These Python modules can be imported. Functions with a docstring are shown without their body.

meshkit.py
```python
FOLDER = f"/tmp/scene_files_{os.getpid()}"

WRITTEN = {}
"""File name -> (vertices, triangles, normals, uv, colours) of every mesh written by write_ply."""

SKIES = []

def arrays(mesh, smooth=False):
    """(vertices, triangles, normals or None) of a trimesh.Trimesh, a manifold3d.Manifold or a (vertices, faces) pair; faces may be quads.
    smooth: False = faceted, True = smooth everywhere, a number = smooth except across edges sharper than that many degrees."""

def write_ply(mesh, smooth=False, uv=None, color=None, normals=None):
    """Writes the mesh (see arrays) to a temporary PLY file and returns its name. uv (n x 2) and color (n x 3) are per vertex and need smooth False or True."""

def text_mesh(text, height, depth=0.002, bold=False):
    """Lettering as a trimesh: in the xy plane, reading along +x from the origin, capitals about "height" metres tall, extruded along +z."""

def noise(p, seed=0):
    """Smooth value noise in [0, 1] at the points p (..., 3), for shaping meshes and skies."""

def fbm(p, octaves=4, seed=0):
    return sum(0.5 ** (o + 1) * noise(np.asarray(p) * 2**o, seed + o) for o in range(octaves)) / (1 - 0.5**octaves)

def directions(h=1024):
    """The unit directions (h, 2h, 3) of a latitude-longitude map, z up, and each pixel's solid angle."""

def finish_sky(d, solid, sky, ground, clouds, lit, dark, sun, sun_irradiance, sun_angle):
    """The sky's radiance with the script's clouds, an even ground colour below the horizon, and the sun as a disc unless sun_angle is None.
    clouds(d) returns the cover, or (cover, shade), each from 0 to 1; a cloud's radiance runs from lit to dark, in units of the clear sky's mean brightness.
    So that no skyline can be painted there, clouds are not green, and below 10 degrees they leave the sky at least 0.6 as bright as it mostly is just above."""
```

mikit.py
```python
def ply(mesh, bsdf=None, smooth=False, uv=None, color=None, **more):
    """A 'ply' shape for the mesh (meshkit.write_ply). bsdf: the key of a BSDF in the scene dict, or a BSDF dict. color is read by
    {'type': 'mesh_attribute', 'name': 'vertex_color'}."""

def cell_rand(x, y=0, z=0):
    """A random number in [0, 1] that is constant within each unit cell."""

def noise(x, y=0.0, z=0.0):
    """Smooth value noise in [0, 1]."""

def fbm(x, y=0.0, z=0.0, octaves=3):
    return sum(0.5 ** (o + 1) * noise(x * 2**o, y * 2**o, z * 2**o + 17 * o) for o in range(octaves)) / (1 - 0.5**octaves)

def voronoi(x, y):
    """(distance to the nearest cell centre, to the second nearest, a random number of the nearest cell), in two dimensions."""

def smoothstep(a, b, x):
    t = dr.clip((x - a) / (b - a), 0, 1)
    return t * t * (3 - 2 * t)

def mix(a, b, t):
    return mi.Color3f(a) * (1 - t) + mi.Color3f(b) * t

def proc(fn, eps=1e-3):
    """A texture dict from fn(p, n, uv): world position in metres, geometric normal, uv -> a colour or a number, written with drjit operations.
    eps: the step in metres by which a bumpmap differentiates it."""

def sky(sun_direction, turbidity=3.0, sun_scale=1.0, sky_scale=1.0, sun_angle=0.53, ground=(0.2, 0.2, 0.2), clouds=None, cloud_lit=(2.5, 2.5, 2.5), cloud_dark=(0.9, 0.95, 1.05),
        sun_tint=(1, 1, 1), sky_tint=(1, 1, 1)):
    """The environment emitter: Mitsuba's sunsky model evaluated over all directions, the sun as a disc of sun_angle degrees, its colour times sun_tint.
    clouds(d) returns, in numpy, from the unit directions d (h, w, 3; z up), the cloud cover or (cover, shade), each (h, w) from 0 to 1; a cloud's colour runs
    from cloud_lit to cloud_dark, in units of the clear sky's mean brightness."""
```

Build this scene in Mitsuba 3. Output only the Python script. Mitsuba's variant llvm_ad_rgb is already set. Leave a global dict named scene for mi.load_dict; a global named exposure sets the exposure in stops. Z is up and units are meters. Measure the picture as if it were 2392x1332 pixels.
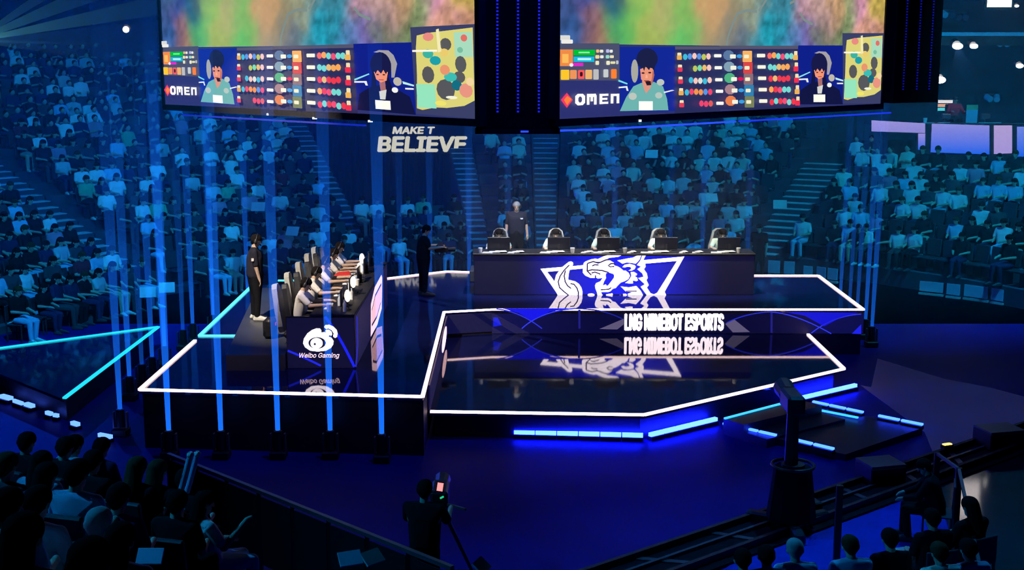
import math, random
import numpy as np, trimesh, manifold3d as m3
from shapely.geometry import Polygon
import mitsuba as mi, mikit, meshkit
import drjit as dr
T = mi.ScalarTransform4f
RNG = random.Random(7)
V = lambda *a: np.array(a, float)

# ------------------------------------------------------------------ camera
EYE_Z, FOCAL, CU, CV = 6.75, 3000.0, 1196.0, 666.0          # eye height (m), focal length and centre in pixels of the 2392 x 1332 frame
PITCH = math.atan(528 / FOCAL)
_c, _s = math.cos(PITCH), math.sin(PITCH)
scene = {'type': 'scene'}
labels = {}
scene['camera'] = {'type': 'perspective', 'fov': 2 * math.degrees(math.atan(CU / FOCAL)), 'fov_axis': 'x', 'near_clip': 0.5, 'far_clip': 300.0,
                   'to_world': T().look_at(origin=[0, 0, EYE_Z], target=[0, _c, EYE_Z - _s], up=[0, 0, 1])}
exposure = 0.0

# ------------------------------------------------------------------ show lighting: unseen spots for wash, key and haze light; no fixtures are built
def lamp(key, pos, aim, color, cutoff, beam, weight):
    scene[key] = {'type': 'spot', 'to_world': T().look_at(origin=list(pos), target=list(aim), up=[0, 0.3, 1]), 'cutoff_angle': cutoff, 'beam_width': beam,
                  'intensity': {'type': 'rgb', 'value': [float(c) for c in color]}, 'sampling_weight': weight}
lamp('wash_lamp_crowd_a', (-7, 20, 14), (-13, 44, 3), (5, 360, 900), 42, 30, 5)
lamp('wash_lamp_crowd_b', (15, 29, 13.5), (8, 44, 2), (3, 400, 760), 50, 34, 5)
lamp('wash_lamp_crowd_c', (0, 23, 14), (-5, 42, 2), (8, 130, 520), 34, 20, 3)
lamp('added_haze_lamp_a', (-24, 56, 14), (-4, 38, 2), (0, 80, 1350), 48, 30, 4)  # added deep-blue spots, unseen, put in to make the haze glow
lamp('added_haze_lamp_b', (20, 60, 14), (6, 40, 2), (0, 70, 1400), 44, 28, 3)
lamp('key_lamp_desk_a', (-7.2, 20, 10), (-3.7, 27.2, 2.3), (600, 515, 415), 19, 12, 12)
for _i, _x in enumerate((-.1, 2.4, 4.9)):
    lamp(f'key_lamp_desk_b{_i}', (_x, 30.2, 5.6), (_x, 31.95, 2.0), (85, 78, 66), 31, 22, 10)
lamp('wash_lamp_near_seats', (-13, 13, 12), (-3, 9, 3), (2, 150, 380), 34, 22, 3)
lamp('wash_lamp_near_floor', (6, 20, 12), (4.5, 15, 0.5), (2, 90, 240), 26, 16, 2)
lamp('wash_lamp_stage', (1, 19, 14), (0, 27, 0), (1, 8, 130), 48, 36, 2)

# ------------------------------------------------------------------ helpers
def px_ray(u, v):
    a, b = (u - CU) / FOCAL, -(v - CV) / FOCAL
    return V(a, _c + b * _s, -_s + b * _c)
def on_z(u, v, z):                                            # photo point -> place on the level z
    d = px_ray(u, v); return V(0, 0, EYE_Z) + d * ((z - EYE_Z) / d[2])
def on_y(u, v, y):
    d = px_ray(u, v); return V(0, 0, EYE_Z) + d * (y / d[1])
def on_x(u, v, x):
    d = px_ray(u, v); return V(0, 0, EYE_Z) + d * (x / d[0])
def on_plane(u, v, p0, n):
    d = px_ray(u, v); o = V(0, 0, EYE_Z); return o + d * (np.dot(p0 - o, n) / np.dot(d, n))
def to_px(p):
    p = np.asarray(p, float) - [0, 0, EYE_Z]; z = p[1] * _c - p[2] * _s
    return CU + FOCAL * p[0] / z, CV - FOCAL * (p[1] * _s + p[2] * _c) / z
def lin(r, g, b, k=1.0):
    f = lambda x: (x / 12.92 if x <= 0.04045 else ((x + 0.055) / 1.055) ** 2.4)
    return [k * f(c / 255.0) for c in (r, g, b)]
used = set()
def num(k):
    if k in used:
        i = 1
        while f'{k}_{i:03d}' in used: i += 1
        k = f'{k}_{i:03d}'
    used.add(k); return k
def thing(name, label, cat, group=None, kind=None):
    k = num(name); labels[k] = {'label': label}
    if cat: labels[k]['category'] = cat
    if group: labels[k]['group'] = group
    if kind: labels[k]['kind'] = kind
    return k
def put(parent, name, mesh, mat, smooth=False, label=None, kind=None, **kw):
    k = num(f'{parent}__{name}') if name else parent
    scene[k] = mikit.ply(mesh, mat, smooth, **kw)
    if label or kind: labels.setdefault(k, {}).update({a: b for a, b in (('label', label), ('kind', kind)) if b})
    return k
def struct(name, mesh, mat, label=None, smooth=False, **kw):
    k = num(name); scene[k] = mikit.ply(mesh, mat, smooth, **kw); labels[k] = {'kind': 'structure', 'label': label or name.replace('_', ' ')}
    return k
def glow(rgb, weight=0.0):
    return {'emitter': {'type': 'area', 'radiance': {'type': 'rgb', 'value': [float(c) for c in rgb]}, 'sampling_weight': weight}}
def glow_vc(weight=0.0):
    return {'emitter': {'type': 'area', 'radiance': {'type': 'mesh_attribute', 'name': 'vertex_color'}, 'sampling_weight': weight}}
def box(x0, x1, y0, y1, z0, z1):
    b = trimesh.creation.box((x1 - x0, y1 - y0, z1 - z0)); b.apply_translation(((x0 + x1) / 2, (y0 + y1) / 2, (z0 + z1) / 2)); return b
def obox(size, loc=(0, 0, 0), rz=0.0, rx=0.0, ry=0.0, bev=0.0):
    if bev:
        h = np.array(size) / 2 - bev; pts = [V(*(h * V(a, b, c))) + V(*d) * bev for a in (-1, 1) for b in (-1, 1) for c in (-1, 1) for d in ((a, 0, 0), (0, b, 0), (0, 0, c))]
        b = tri(m3.Manifold.hull_points(np.array(pts)))
    else: b = trimesh.creation.box(size)
    for ang, ax in ((rx, (1, 0, 0)), (ry, (0, 1, 0)), (rz, (0, 0, 1))):
        if ang: b.apply_transform(trimesh.transformations.rotation_matrix(ang, ax))
    b.apply_translation(loc); return b
def tri(m):
    k = m.to_mesh(); return trimesh.Trimesh(np.array(k.vert_properties[:, :3], float), np.array(k.tri_verts), process=False)
def cat(*ms): return trimesh.util.concatenate([m for m in ms if m is not None])
def tube(p, q, r, r2=None, n=10):
    r2 = r if r2 is None else r2; p, q = V(*p), V(*q); d = (q - p) / np.linalg.norm(q - p)
    x = np.cross(d, [0, 0, 1] if abs(d[2]) < .9 else [1, 0, 0]); x /= np.linalg.norm(x); y = np.cross(d, x)
    a = np.arange(n) * 2 * math.pi / n; ring = np.cos(a)[:, None] * x + np.sin(a)[:, None] * y
    v = np.vstack([p + ring * r, q + ring * r2, [p], [q]]); i = np.arange(n); j = (i + 1) % n
    f = np.vstack([np.stack([i, j, j + n], 1), np.stack([i, j + n, i + n], 1), np.stack([j, i, i * 0 + 2 * n], 1), np.stack([i + n, j + n, i * 0 + 2 * n + 1], 1)])
    return trimesh.Trimesh(v, f, process=False)
def bar(p, q, w, h):                                          # a square bar from p to q
    p, q = V(*p), V(*q); L = np.linalg.norm(q - p); d = (q - p) / L
    s = np.cross(d, [0, 0, 1.0]); s = s / np.linalg.norm(s) if np.linalg.norm(s) > 1e-6 else V(1, 0, 0); u = np.cross(s, d)
    b = trimesh.creation.box((L, w, h)); m = np.eye(4); m[:3, 0], m[:3, 1], m[:3, 2], m[:3, 3] = d, -s, u, (p + q) / 2
    b.apply_transform(m); return b
def prism(pts, z0, z1):                                       # plan outline extruded upwards
    b = trimesh.creation.extrude_polygon(Polygon(pts), z1 - z0, engine='earcut'); b.apply_translation((0, 0, z0)); return b
def flat(poly, o, ex, ey, depth=0.004):                       # 2-D outline (with holes) as a thin slab in the frame o, ex, ey
    p = poly if isinstance(poly, Polygon) else Polygon(poly)
    if not p.is_valid: p = p.buffer(0)
    gs = getattr(p, 'geoms', [p])
    b = cat(*[trimesh.creation.extrude_polygon(g, depth, engine='earcut') for g in gs if g.area > 1e-9])
    ex, ey = V(*ex), V(*ey); n = np.cross(ex, ey); m = np.eye(4); m[:3, 0], m[:3, 1], m[:3, 2], m[:3, 3] = ex, ey, n, V(*o)
    b.apply_transform(m); return b
def placed(mesh, m): b = mesh.copy(); b.apply_transform(m); return b
def mat4(loc, rz=0.0, s=1.0, rx=0.0):
    m = np.eye(4); c, q = math.cos(rz), math.sin(rz); m[:3, :3] = np.array([[c, -q, 0], [q, c, 0], [0, 0, 1]]) * s
    if rx: m = m @ trimesh.transformations.rotation_matrix(rx, (1, 0, 0))
    m[:3, 3] = loc; return m
def tw(m): return T(np.array(m).tolist())

# ------------------------------------------------------------------ materials
def principled(key, rgb, rough=0.6, metal=0.0, spec=0.5, **kw):
    scene[key] = {'type': 'twosided', 'b': {'type': 'principled', 'base_color': {'type': 'rgb', 'value': list(map(float, rgb))} if not isinstance(rgb, dict) else rgb, 'roughness': rough, 'metallic': metal, 'specular': spec, **kw}}
def diffuse(key, rgb):
    scene[key] = {'type': 'twosided', 'b': {'type': 'diffuse', 'reflectance': {'type': 'rgb', 'value': list(map(float, rgb))}}}
def scuffed(base, amount, scale):
    return mikit.proc(lambda p, n, uv: mi.Color3f(*base) * (1 - amount + 2 * amount * mikit.fbm(p.x * scale, p.y * scale, p.z * scale)))
principled('mat_deck', scuffed((.004, .007, .06), .3, 1.7), 0.04, 0, .6)
principled('mat_floor', scuffed((.003, .009, .16), .3, 0.6), 0.5, 0, .04)
principled('mat_grey_floor', scuffed((.38, .29, .32), .15, 0.8), 0.5, 0, .2)
principled('mat_gloss_floor', scuffed((.008, .008, .02), .2, 1.1), 0.06, 0, 1.0)
principled('mat_blue_light_patch', scuffed((.004, .03, .42), .2, 3.0), 0.8, 0, .2)  # blue light on the floor, put into the base colour
principled('mat_black', (.012, .012, .016), 0.5)
principled('mat_black_matte', (.008, .008, .012), 0.9, 0, .1)
principled('mat_riser', scuffed((.05, .055, .065), .25, 2.0), 0.35)
principled('mat_grey_metal', (.12, .12, .14), 0.4, .6)
principled('mat_tier', scuffed((.05, .06, .085), .3, 1.3), 0.8, 0, .2)
principled('mat_lit_tread', scuffed((.40, .44, .48), .2, 2.0), 0.8, 0, .2)
principled('mat_wall', scuffed((.03, .04, .07), .3, .5), 0.9, 0, .1)
principled('mat_curtain', (.010, .012, .03), 0.95, 0, .1)
principled('mat_seat', (.02, .024, .035), 0.6)
principled('mat_white_plastic', (.8, .8, .78), 0.35)
principled('mat_cup', (.85, .83, .78), 0.5)
principled('mat_screen_off', (.008, .008, .014), 0.3)
principled('mat_chair_shell', (.33, .33, .30), 0.5)
principled('mat_red', (.55, .03, .03), 0.6)
principled('mat_gold', (.6, .45, .15), 0.5)
diffuse('mat_skin', (.52, .36, .27)); diffuse('mat_hair', (.012, .010, .010)); diffuse('mat_shoe', (.06, .06, .07)); diffuse('mat_white_shoe', (.75, .74, .68))
diffuse('mat_eye', (.02, .015, .012)); diffuse('mat_grey_hair', (.30, .30, .30)); diffuse('mat_brown_hair', (.06, .035, .02))
CLOTH = {'white': (.80, .80, .80), 'pale grey': (.50, .52, .54), 'light blue': (.35, .55, .75), 'black': (.014, .014, .017), 'navy': (.02, .03, .08), 'dark grey': (.06, .06, .07),
         'green': (.10, .45, .25), 'pink': (.60, .25, .35), 'red': (.35, .03, .05), 'beige': (.45, .40, .30), 'jersey': (.74, .70, .68), 'mint': (.55, .72, .62), 'charcoal': (.028, .028, .042)}
for _k, _v in CLOTH.items(): diffuse('cloth_' + _k.replace(' ', '_'), _v)
cloth = lambda k: 'cloth_' + k.replace(' ', '_')
scene['mat_air'] = {'type': 'null'}

# ------------------------------------------------------------------ the hall
struct('floor', box(-45, 45, -2, 70, -0.4, 0.0), 'mat_floor', 'dark arena floor around the stage')
struct('wall_back', box(-45, 45, 69, 70, 0, 24), 'mat_wall', 'dark rear wall of the arena')
struct('wall_left', box(-45.5, -45, -2, 70, 0, 24), 'mat_wall', 'dark wall beyond the seats on the left')
struct('wall_right', box(45, 45.5, -2, 70, 0, 24), 'mat_wall', 'dark wall beyond the seats on the right')
struct('ceiling', box(-45, 45, -2, 70, 24, 24.4), 'mat_black_matte', 'black arena ceiling')
struct('floor_covering', prism([tuple(on_z(u, v, .005)[:2]) for u, v in ((2035, 905), (2050, 838), (2205, 885), (2310, 905), (2480, 950), (2480, 985), (2190, 1085), (2160, 1010), (2010, 900))], .001, .006), 'mat_grey_floor', 'greyish floor covering to the right of the stage')
CEN = V(0.8, 28.0)
R0, PITCH_R, RISE, ROWS = 13.3, 0.87, 0.325, 20
row_r = lambda k: R0 + PITCH_R * k
row_z = lambda k: 0.0 if k < 1 else 0.2 + RISE * (k - 1)
def polar(r, deg, z=0.0): return V(CEN[0] + r * math.cos(math.radians(deg)), CEN[1] + r * math.sin(math.radians(deg)), z)
def ring_slab(r0, r1, a0, a1, z0, z1):
    n = max(2, int(abs(a1 - a0) / 4)); A = np.linspace(a0, a1, n)
    return prism([tuple(polar(r1, a)[:2]) for a in A] + [tuple(polar(r0, a)[:2]) for a in A[::-1]], z0, z1)
# blocks of the bowl (bearing seen from the stage centre) and the stairs between them; the dark tunnel cuts the back rows
BLOCKS = [('outer', 146.2, 172), ('left', 113.5, 141.2), ('tunnel front', 98.5, 113.5), ('behind the desk', 90.2, 95.8), ('back', 62.8, 87.2), ('right', 20, 58.6)]
STAIRS = [(141.2, 146.2, 'stairs through the far seats between the outer and the middle block'), (111.0, 113.5, 'narrow stairs climbing beside the dark tunnel'), (95.8, 98.5, 'stairs on the other side of the tunnel behind the long desk'),
          (87.2, 90.2, 'pale stairs climbing behind the player side of the long desk'), (58.6, 62.8, 'stairs rising to the commentary platform')]
def rows_of(name): return range(1, 4) if name == 'tunnel front' else range(2, 10) if name == 'right' else range(1, ROWS)
for name, a0, a1 in BLOCKS:
    t = num('stand_terrace'); labels[t] = {'kind': 'structure', 'label': f'dark stepped seating terrace, {name} block'}
    for k in rows_of(name):
        put(t, 'step', ring_slab(row_r(k) - .32, row_r(k) + PITCH_R - .32, a0, a1, 0, row_z(k)), 'mat_tier')
for a0, a1, lab in STAIRS:
    t = num('stand_stairs'); labels[t] = {'kind': 'structure', 'label': lab}
    for k in (range(2, 10) if a0 == 58.6 else range(1, ROWS)):
        for h in (0, 1):
            q0, q1, zt = row_r(k) - .32 + h * PITCH_R / 2, row_r(k) + PITCH_R / 2 * (1 + h) - .32, row_z(k) + .03 + h * RISE / 2
            stp = put(t, 'step', ring_slab(q0, q1, a0 + .15, a1 - .15, 0, zt), 'mat_tier'); put(stp, 'tread', ring_slab(q0 + .02, q1 - .02, a0 + .3, a1 - .3, zt, zt + .02), 'mat_lit_tread')  # pale slabs paint the light on the treads, step sides stay dark
t = num('tunnel_curtain'); labels[t] = {'label': 'black curtain hanging over the dark tunnel between two seating blocks', 'category': 'curtain'}
A = np.linspace(97.0, 111.2, 90)
cv = [polar(25.0 + .09 * math.sin(a * 8), a) for a in A]
vv = np.array([[p[0], p[1], z] for z in (0.0, 6.2) for p in cv]); n_ = len(A)
put(t, None, trimesh.Trimesh(vv, [f for i in range(n_ - 1) for f in ((i, i + 1, i + n_ + 1), (i, i + n_ + 1, i + n_))], process=False), 'mat_curtain', True)

# ------------------------------------------------------------------ the stage
PINK = lin(255, 214, 214, 2.2); CYAN = lin(90, 235, 255, 1.5); BLUE = lin(20, 30, 255, 1.0)
ZD, ZL, ZR = 1.05, 0.50, 1.35
deck = [(-6.5, 21.77), (-1.53, 21.3), (-1.55, 28.75), (-0.46, 29.05), (8.1, 29.05), (8.17, 33.77), (-1.14, 34.33), (-1.76, 34.47), (-3.31, 33.3), (-6.62, 32.3)]
t = thing('stage_platform', 'high glossy black L shaped stage platform carrying both player desks', 'stage')
put(t, 'deck', prism(deck, ZD - .06, ZD), 'mat_deck')
put(t, 'base', prism([(p[0] * .995 + .004, p[1] * .995 + .14) for p in deck], 0, ZD - .062), 'mat_black')
zs = ZD + .012
def strip(par, name, a, b, rgb, w=.07, h=.04, weight=.25, z=zs, lab=None):
    return put(par, name, bar((a[0], a[1], z), (b[0], b[1], z), w, h), 'mat_black', label=lab, **glow(rgb, weight))
for a, b in [((-6.5, 21.77), (-1.53, 21.3)), ((-1.53, 21.3), (-1.55, 28.75)), ((-1.55, 28.75), (-0.46, 29.05)), ((-0.46, 29.05), (8.1, 29.05)), ((8.1, 29.05), (8.17, 33.77)), ((8.17, 33.77), (6.3, 33.78)),
             ((-6.5, 21.77), (-6.5, 25.75)), ((-3.31, 33.3), (-1.76, 34.47)), ((-1.76, 34.47), (-1.14, 34.33))]:
    strip(t, 'edge_light', a, b, PINK, lab='pinkish white edge light strip')
for a, b in [((-6.52, 26.2), (-6.62, 32.2)), ((-6.52, 26.2), (-5.75, 26.2)), ((-6.1, 33.0), (-5.3, 33.0))]:
    strip(t, 'edge_light', a, b, CYAN, lab='cyan edge light strip')
# the low deck in front
t2 = thing('low_stage_platform', 'lower mirror glossy black stage platform between the two desks', 'stage')
put(t2, 'deck', prism([(-1.5, 22.33), (2.35, 22.11), (6.79, 25.56), (6.81, 28.98), (-1.47, 28.98)], ZL - .06, ZL), 'mat_deck')
put(t2, 'base', prism([(-1.4, 22.5), (2.3, 22.3), (6.6, 25.65), (6.65, 28.9), (-1.4, 28.9)], 0, ZL - .062), 'mat_black')
for a, b in [((-1.47, 22.33), (2.35, 22.11)), ((2.35, 22.11), (6.79, 25.56)), ((6.79, 25.56), (6.81, 28.9))]:
    strip(t2, 'edge_light', a, b, PINK, z=ZL + .012, lab='pinkish white edge light strip')
# LED riser between the two decks: a screen with arcs and the team's lettering
t3 = thing('riser_screen', 'long low LED screen along the step between the two stage levels, with team lettering', 'led screen')
ry = 29.0
def RP(u, v): p = on_y(u, v, ry - .02); return (p[0], p[2])
def vc_flat(polys, o, ex, ey, depth=.004):                    # flat coloured print: one mesh with a colour per vertex
    ms, cs = [], []
    for poly, col in polys:
        m = flat(poly, o, ex, ey, depth); ms.append(m); cs.append(np.tile(col, (len(m.vertices), 1)))
    return cat(*ms), np.vstack(cs)
def led(par, name, polys, o, ex, ey, weight=0.0, label=None, depth=.004):
    m, c = vc_flat(polys, o, ex, ey, depth)
    return put(par, name, m, 'mat_black', color=c, label=label, kind='stuff' if name in ('arc_pattern', 'river_foam', 'emblem_line') else None, **glow_vc(weight))
def thick(pts, w):                                            # a line of width w through the points
    from shapely.geometry import LineString
    return LineString(pts).buffer(w / 2, cap_style=2, join_style=1)
def grad_grid(x0, x1, y0, y1, nx, ny, fn, o, ex, ey):         # even grid with a colour per vertex
    X, Y = np.meshgrid(np.linspace(x0, x1, nx), np.linspace(y0, y1, ny)); pts = V(*o) + X.ravel()[:, None] * V(*ex) + Y.ravel()[:, None] * V(*ey)
    i = np.arange(nx * (ny - 1)).reshape(ny - 1, nx)[:, :-1].ravel()
    f = np.vstack([np.stack([i, i + 1, i + nx + 1], 1), np.stack([i, i + nx + 1, i + nx], 1)])
    return trimesh.Trimesh(pts, f, process=False), fn(X.ravel(), Y.ravel())
def led_grid(par, name, x0, x1, y0, y1, nx, ny, fn, o, ex, ey, weight=0.0, label=None):
    m, c = grad_grid(x0, x1, y0, y1, nx, ny, fn, o, ex, ey)
    return put(par, name, m, 'mat_black', True, color=c, label=label, **glow_vc(weight))
EX, EZ = (1, 0, 0), (0, 0, 1)
put(t3, 'cabinet', box(-0.46, 8.1, 29.0, 29.04, ZL, ZD - .062), 'mat_screen_off')
put(t3, 'corner_cabinet', bar((-1.53, 28.74, .77), (-.46, 29.035, .77), .03, .44), 'mat_black', label='dark blue angled corner panel', **glow(lin(12, 14, 62)))
NAVY = V(*lin(12, 14, 70)); DEEP = V(*lin(14, 18, 190))
led_grid(t3, 'display', -0.46, 8.1, ZL + .01, ZD - .07, 60, 6, lambda x, y: np.outer(.55 + .6 * np.exp(-((x + .2) / 1.6) ** 2) + .5 * np.exp(-((x - 7.6) / 1.2) ** 2), NAVY), (0, ry - .004, 0), EX, EZ)
arc = lambda p0, p1, p2: [((1 - s) ** 2 * p0[0] + 2 * s * (1 - s) * p1[0] + s * s * p2[0], (1 - s) ** 2 * p0[1] + 2 * s * (1 - s) * p1[1] + s * s * p2[1]) for s in np.linspace(0, 1, 14)]
arcs = [arc(RP(1160, 722), RP(1215, 728), RP(1266, 768)), arc(RP(1219, 768), RP(1262, 727), RP(1345, 721)), arc(RP(1345, 721), RP(1410, 722), RP(1455, 746)),
        arc(RP(1697, 755), RP(1740, 732), RP(1800, 729)), arc(RP(1800, 729), RP(1860, 733), RP(1942, 780)), arc(RP(1895, 779), RP(1945, 738), RP(2012, 734))]
led(t3, 'arc_pattern', [(thick(a, .025), lin(50, 60, 255, c)) for a, c in zip(arcs, (.8, 1.1, .35, .6, .9, .9))] +
    [([RP(1175, 721), RP(1330, 721), RP(1285, 728), RP(1242, 749), RP(1212, 732)], lin(22, 24, 235)), ([RP(1830, 729), RP(2005, 731), RP(1965, 742), RP(1925, 763), RP(1880, 738)], lin(20, 22, 210)),
     ([RP(1152, 742), RP(1163, 742), RP(1172, 760), RP(1152, 764)], lin(18, 30, 220)), ([RP(1990, 780), RP(2012, 758), RP(2012, 781)], lin(30, 36, 235)),
     ([RP(1351, 724), RP(1356, 724), RP(1356, 768), RP(1351, 768)], lin(30, 30, 130)), ([RP(1800, 730), RP(1805, 730), RP(1805, 778), RP(1800, 778)], lin(30, 30, 130))], (0, ry - .01, 0), EX, EZ, label='blue arcs')
for wq in ([RP(1400, 769), RP(1457, 745), RP(1457, 758), RP(1442, 770)], [RP(1694, 757), RP(1716, 747), RP(1752, 776), RP(1712, 777)]):
    led(t3, 'light_wedge', [(wq, lin(120, 110, 150, .6))], (0, ry - .012, 0), EX, EZ)
def lettering(text, height, width, depth=.006, italic=0.0, bold=True, fat=0.0):
    m = meshkit.text_mesh(text, height, depth, bold); b = m.bounds; m.apply_translation((-b[0][0], 0, 0)); w = b[1][0] - b[0][0]
    m.vertices[:, 0] *= width / w; m.vertices[:, 0] += italic * m.vertices[:, 1]
    if fat: m = cat(*[placed(m, mat4((dx * fat, dy * fat, .0002 * i))) for i, (dx, dy) in enumerate(((-1, 0), (1, 0), (0, -.7), (0, .7)))])
    return m
def upright(m, o, ex, ey):
    g = np.eye(4); g[:3, 0], g[:3, 1], g[:3, 2], g[:3, 3] = V(*ex), V(*ey), np.cross(ex, ey), V(*o); return placed(m, g)
WHITE = lin(255, 232, 240, 3.2)
l0, l1 = on_y(1460, 771, ry), on_y(1690, 729, ry)
put(t3, 'lettering', upright(lettering('LNG NINEBOT ESPORTS', .36, l1[0] - l0[0], fat=.018), (l0[0], ry - .012, .60), EX, EZ), 'mat_black', label='white block lettering LNG NINEBOT ESPORTS', **glow(WHITE, .3))
# right-hand face of the high platform above the low deck
t4 = thing('side_riser_screen', 'LED screen on the side step of the high platform, seen almost edge on', 'led screen')
put(t4, 'display', box(-1.50, -1.47, 22.4, 28.7, ZL + .01, ZD - .07), 'mat_black', **glow(lin(10, 10, 60)))
oval = [(27.2 + 1.0 * math.cos(a), .77 + .2 * math.sin(a)) for a in np.linspace(0, 2 * math.pi, 28, endpoint=False)]
put(t4, 'emblem', flat(Polygon(oval), (-1.466, 0, 0), (0, 1, 0), EZ), 'mat_black', **glow(lin(255, 200, 205, 1.6)))

# LED floor bars at the foot of the stage: every lit segment is a thing
def floor_bars(p, q, n, lab, grp, gap=.06, w=.1, rgb=(.34, .92, 80.0), weight=1.0, z=.08):
    p, q = V(*p), V(*q)
    for i in range(n):
        a, b = p + (q - p) * (i + gap) / n, p + (q - p) * (i + 1 - gap) / n
        t = thing('led_bar', lab(i, n), 'led light bar', grp)
        put(t, 'housing', bar((a[0], a[1], z - .045), (b[0], b[1], z - .045), w * 1.2, .07), 'mat_black')
        put(t, 'lens', bar((a[0], a[1], z + .02), (b[0], b[1], z + .02), w * .7, .07 if z < .1 else .035), 'mat_black', **glow(rgb, weight))
ordn = lambda i: ['first', 'second', 'third', 'fourth', 'fifth', 'sixth', 'seventh', 'eighth', 'ninth', 'tenth', 'eleventh', 'twelfth', 'thirteenth', 'fourteenth', 'fifteenth', 'sixteenth', 'seventeenth', 'eighteenth', 'nineteenth', 'twentieth'][i] if i < 20 else f'number {i + 1}'
g = 'blue light bars on the floor round the stage'
floor_bars(on_z(1200, 1012, .08)[:2], on_z(1503, 1020, .08)[:2], 6, lambda i, n: f'glowing blue floor light bar, {ordn(i)} along the front of the low deck', g, .02, .12)
floor_bars(on_z(1517, 1019, .08)[:2], on_z(1674, 981, .08)[:2], 5, lambda i, n: f'glowing blue floor light bar, {ordn(i)} along the slanted front towards the steps', g, .03, .11)
floor_bars(on_z(1868, 933, .08)[:2], on_z(2000, 902, .08)[:2], 4, lambda i, n: f'glowing blue floor light bar, {ordn(i)} beyond the steps beside the right corner', g, .03, .11)
for i, (u0, v0, u1, v1, w) in enumerate([(2, 927, 27, 934, .16), (31, 938, 54, 946, .08), (60, 946, 78, 952, .14), (108, 966, 122, 970, .1), (125, 972, 137, 974, .08), (168, 990, 184, 995, .12), (230, 1018, 262, 1024, .1)]):
    a, b = on_z(u0, v0, .08), on_z(u1, v1, .08)
    floor_bars(a[:2], b[:2], 1, lambda k, n: f'small blue floor light, {ordn(i)} from the frame edge along the triangle platform', 'blue floor lights by the triangle platform', .05, w, (.24, .6, 5.0), .1)

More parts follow.
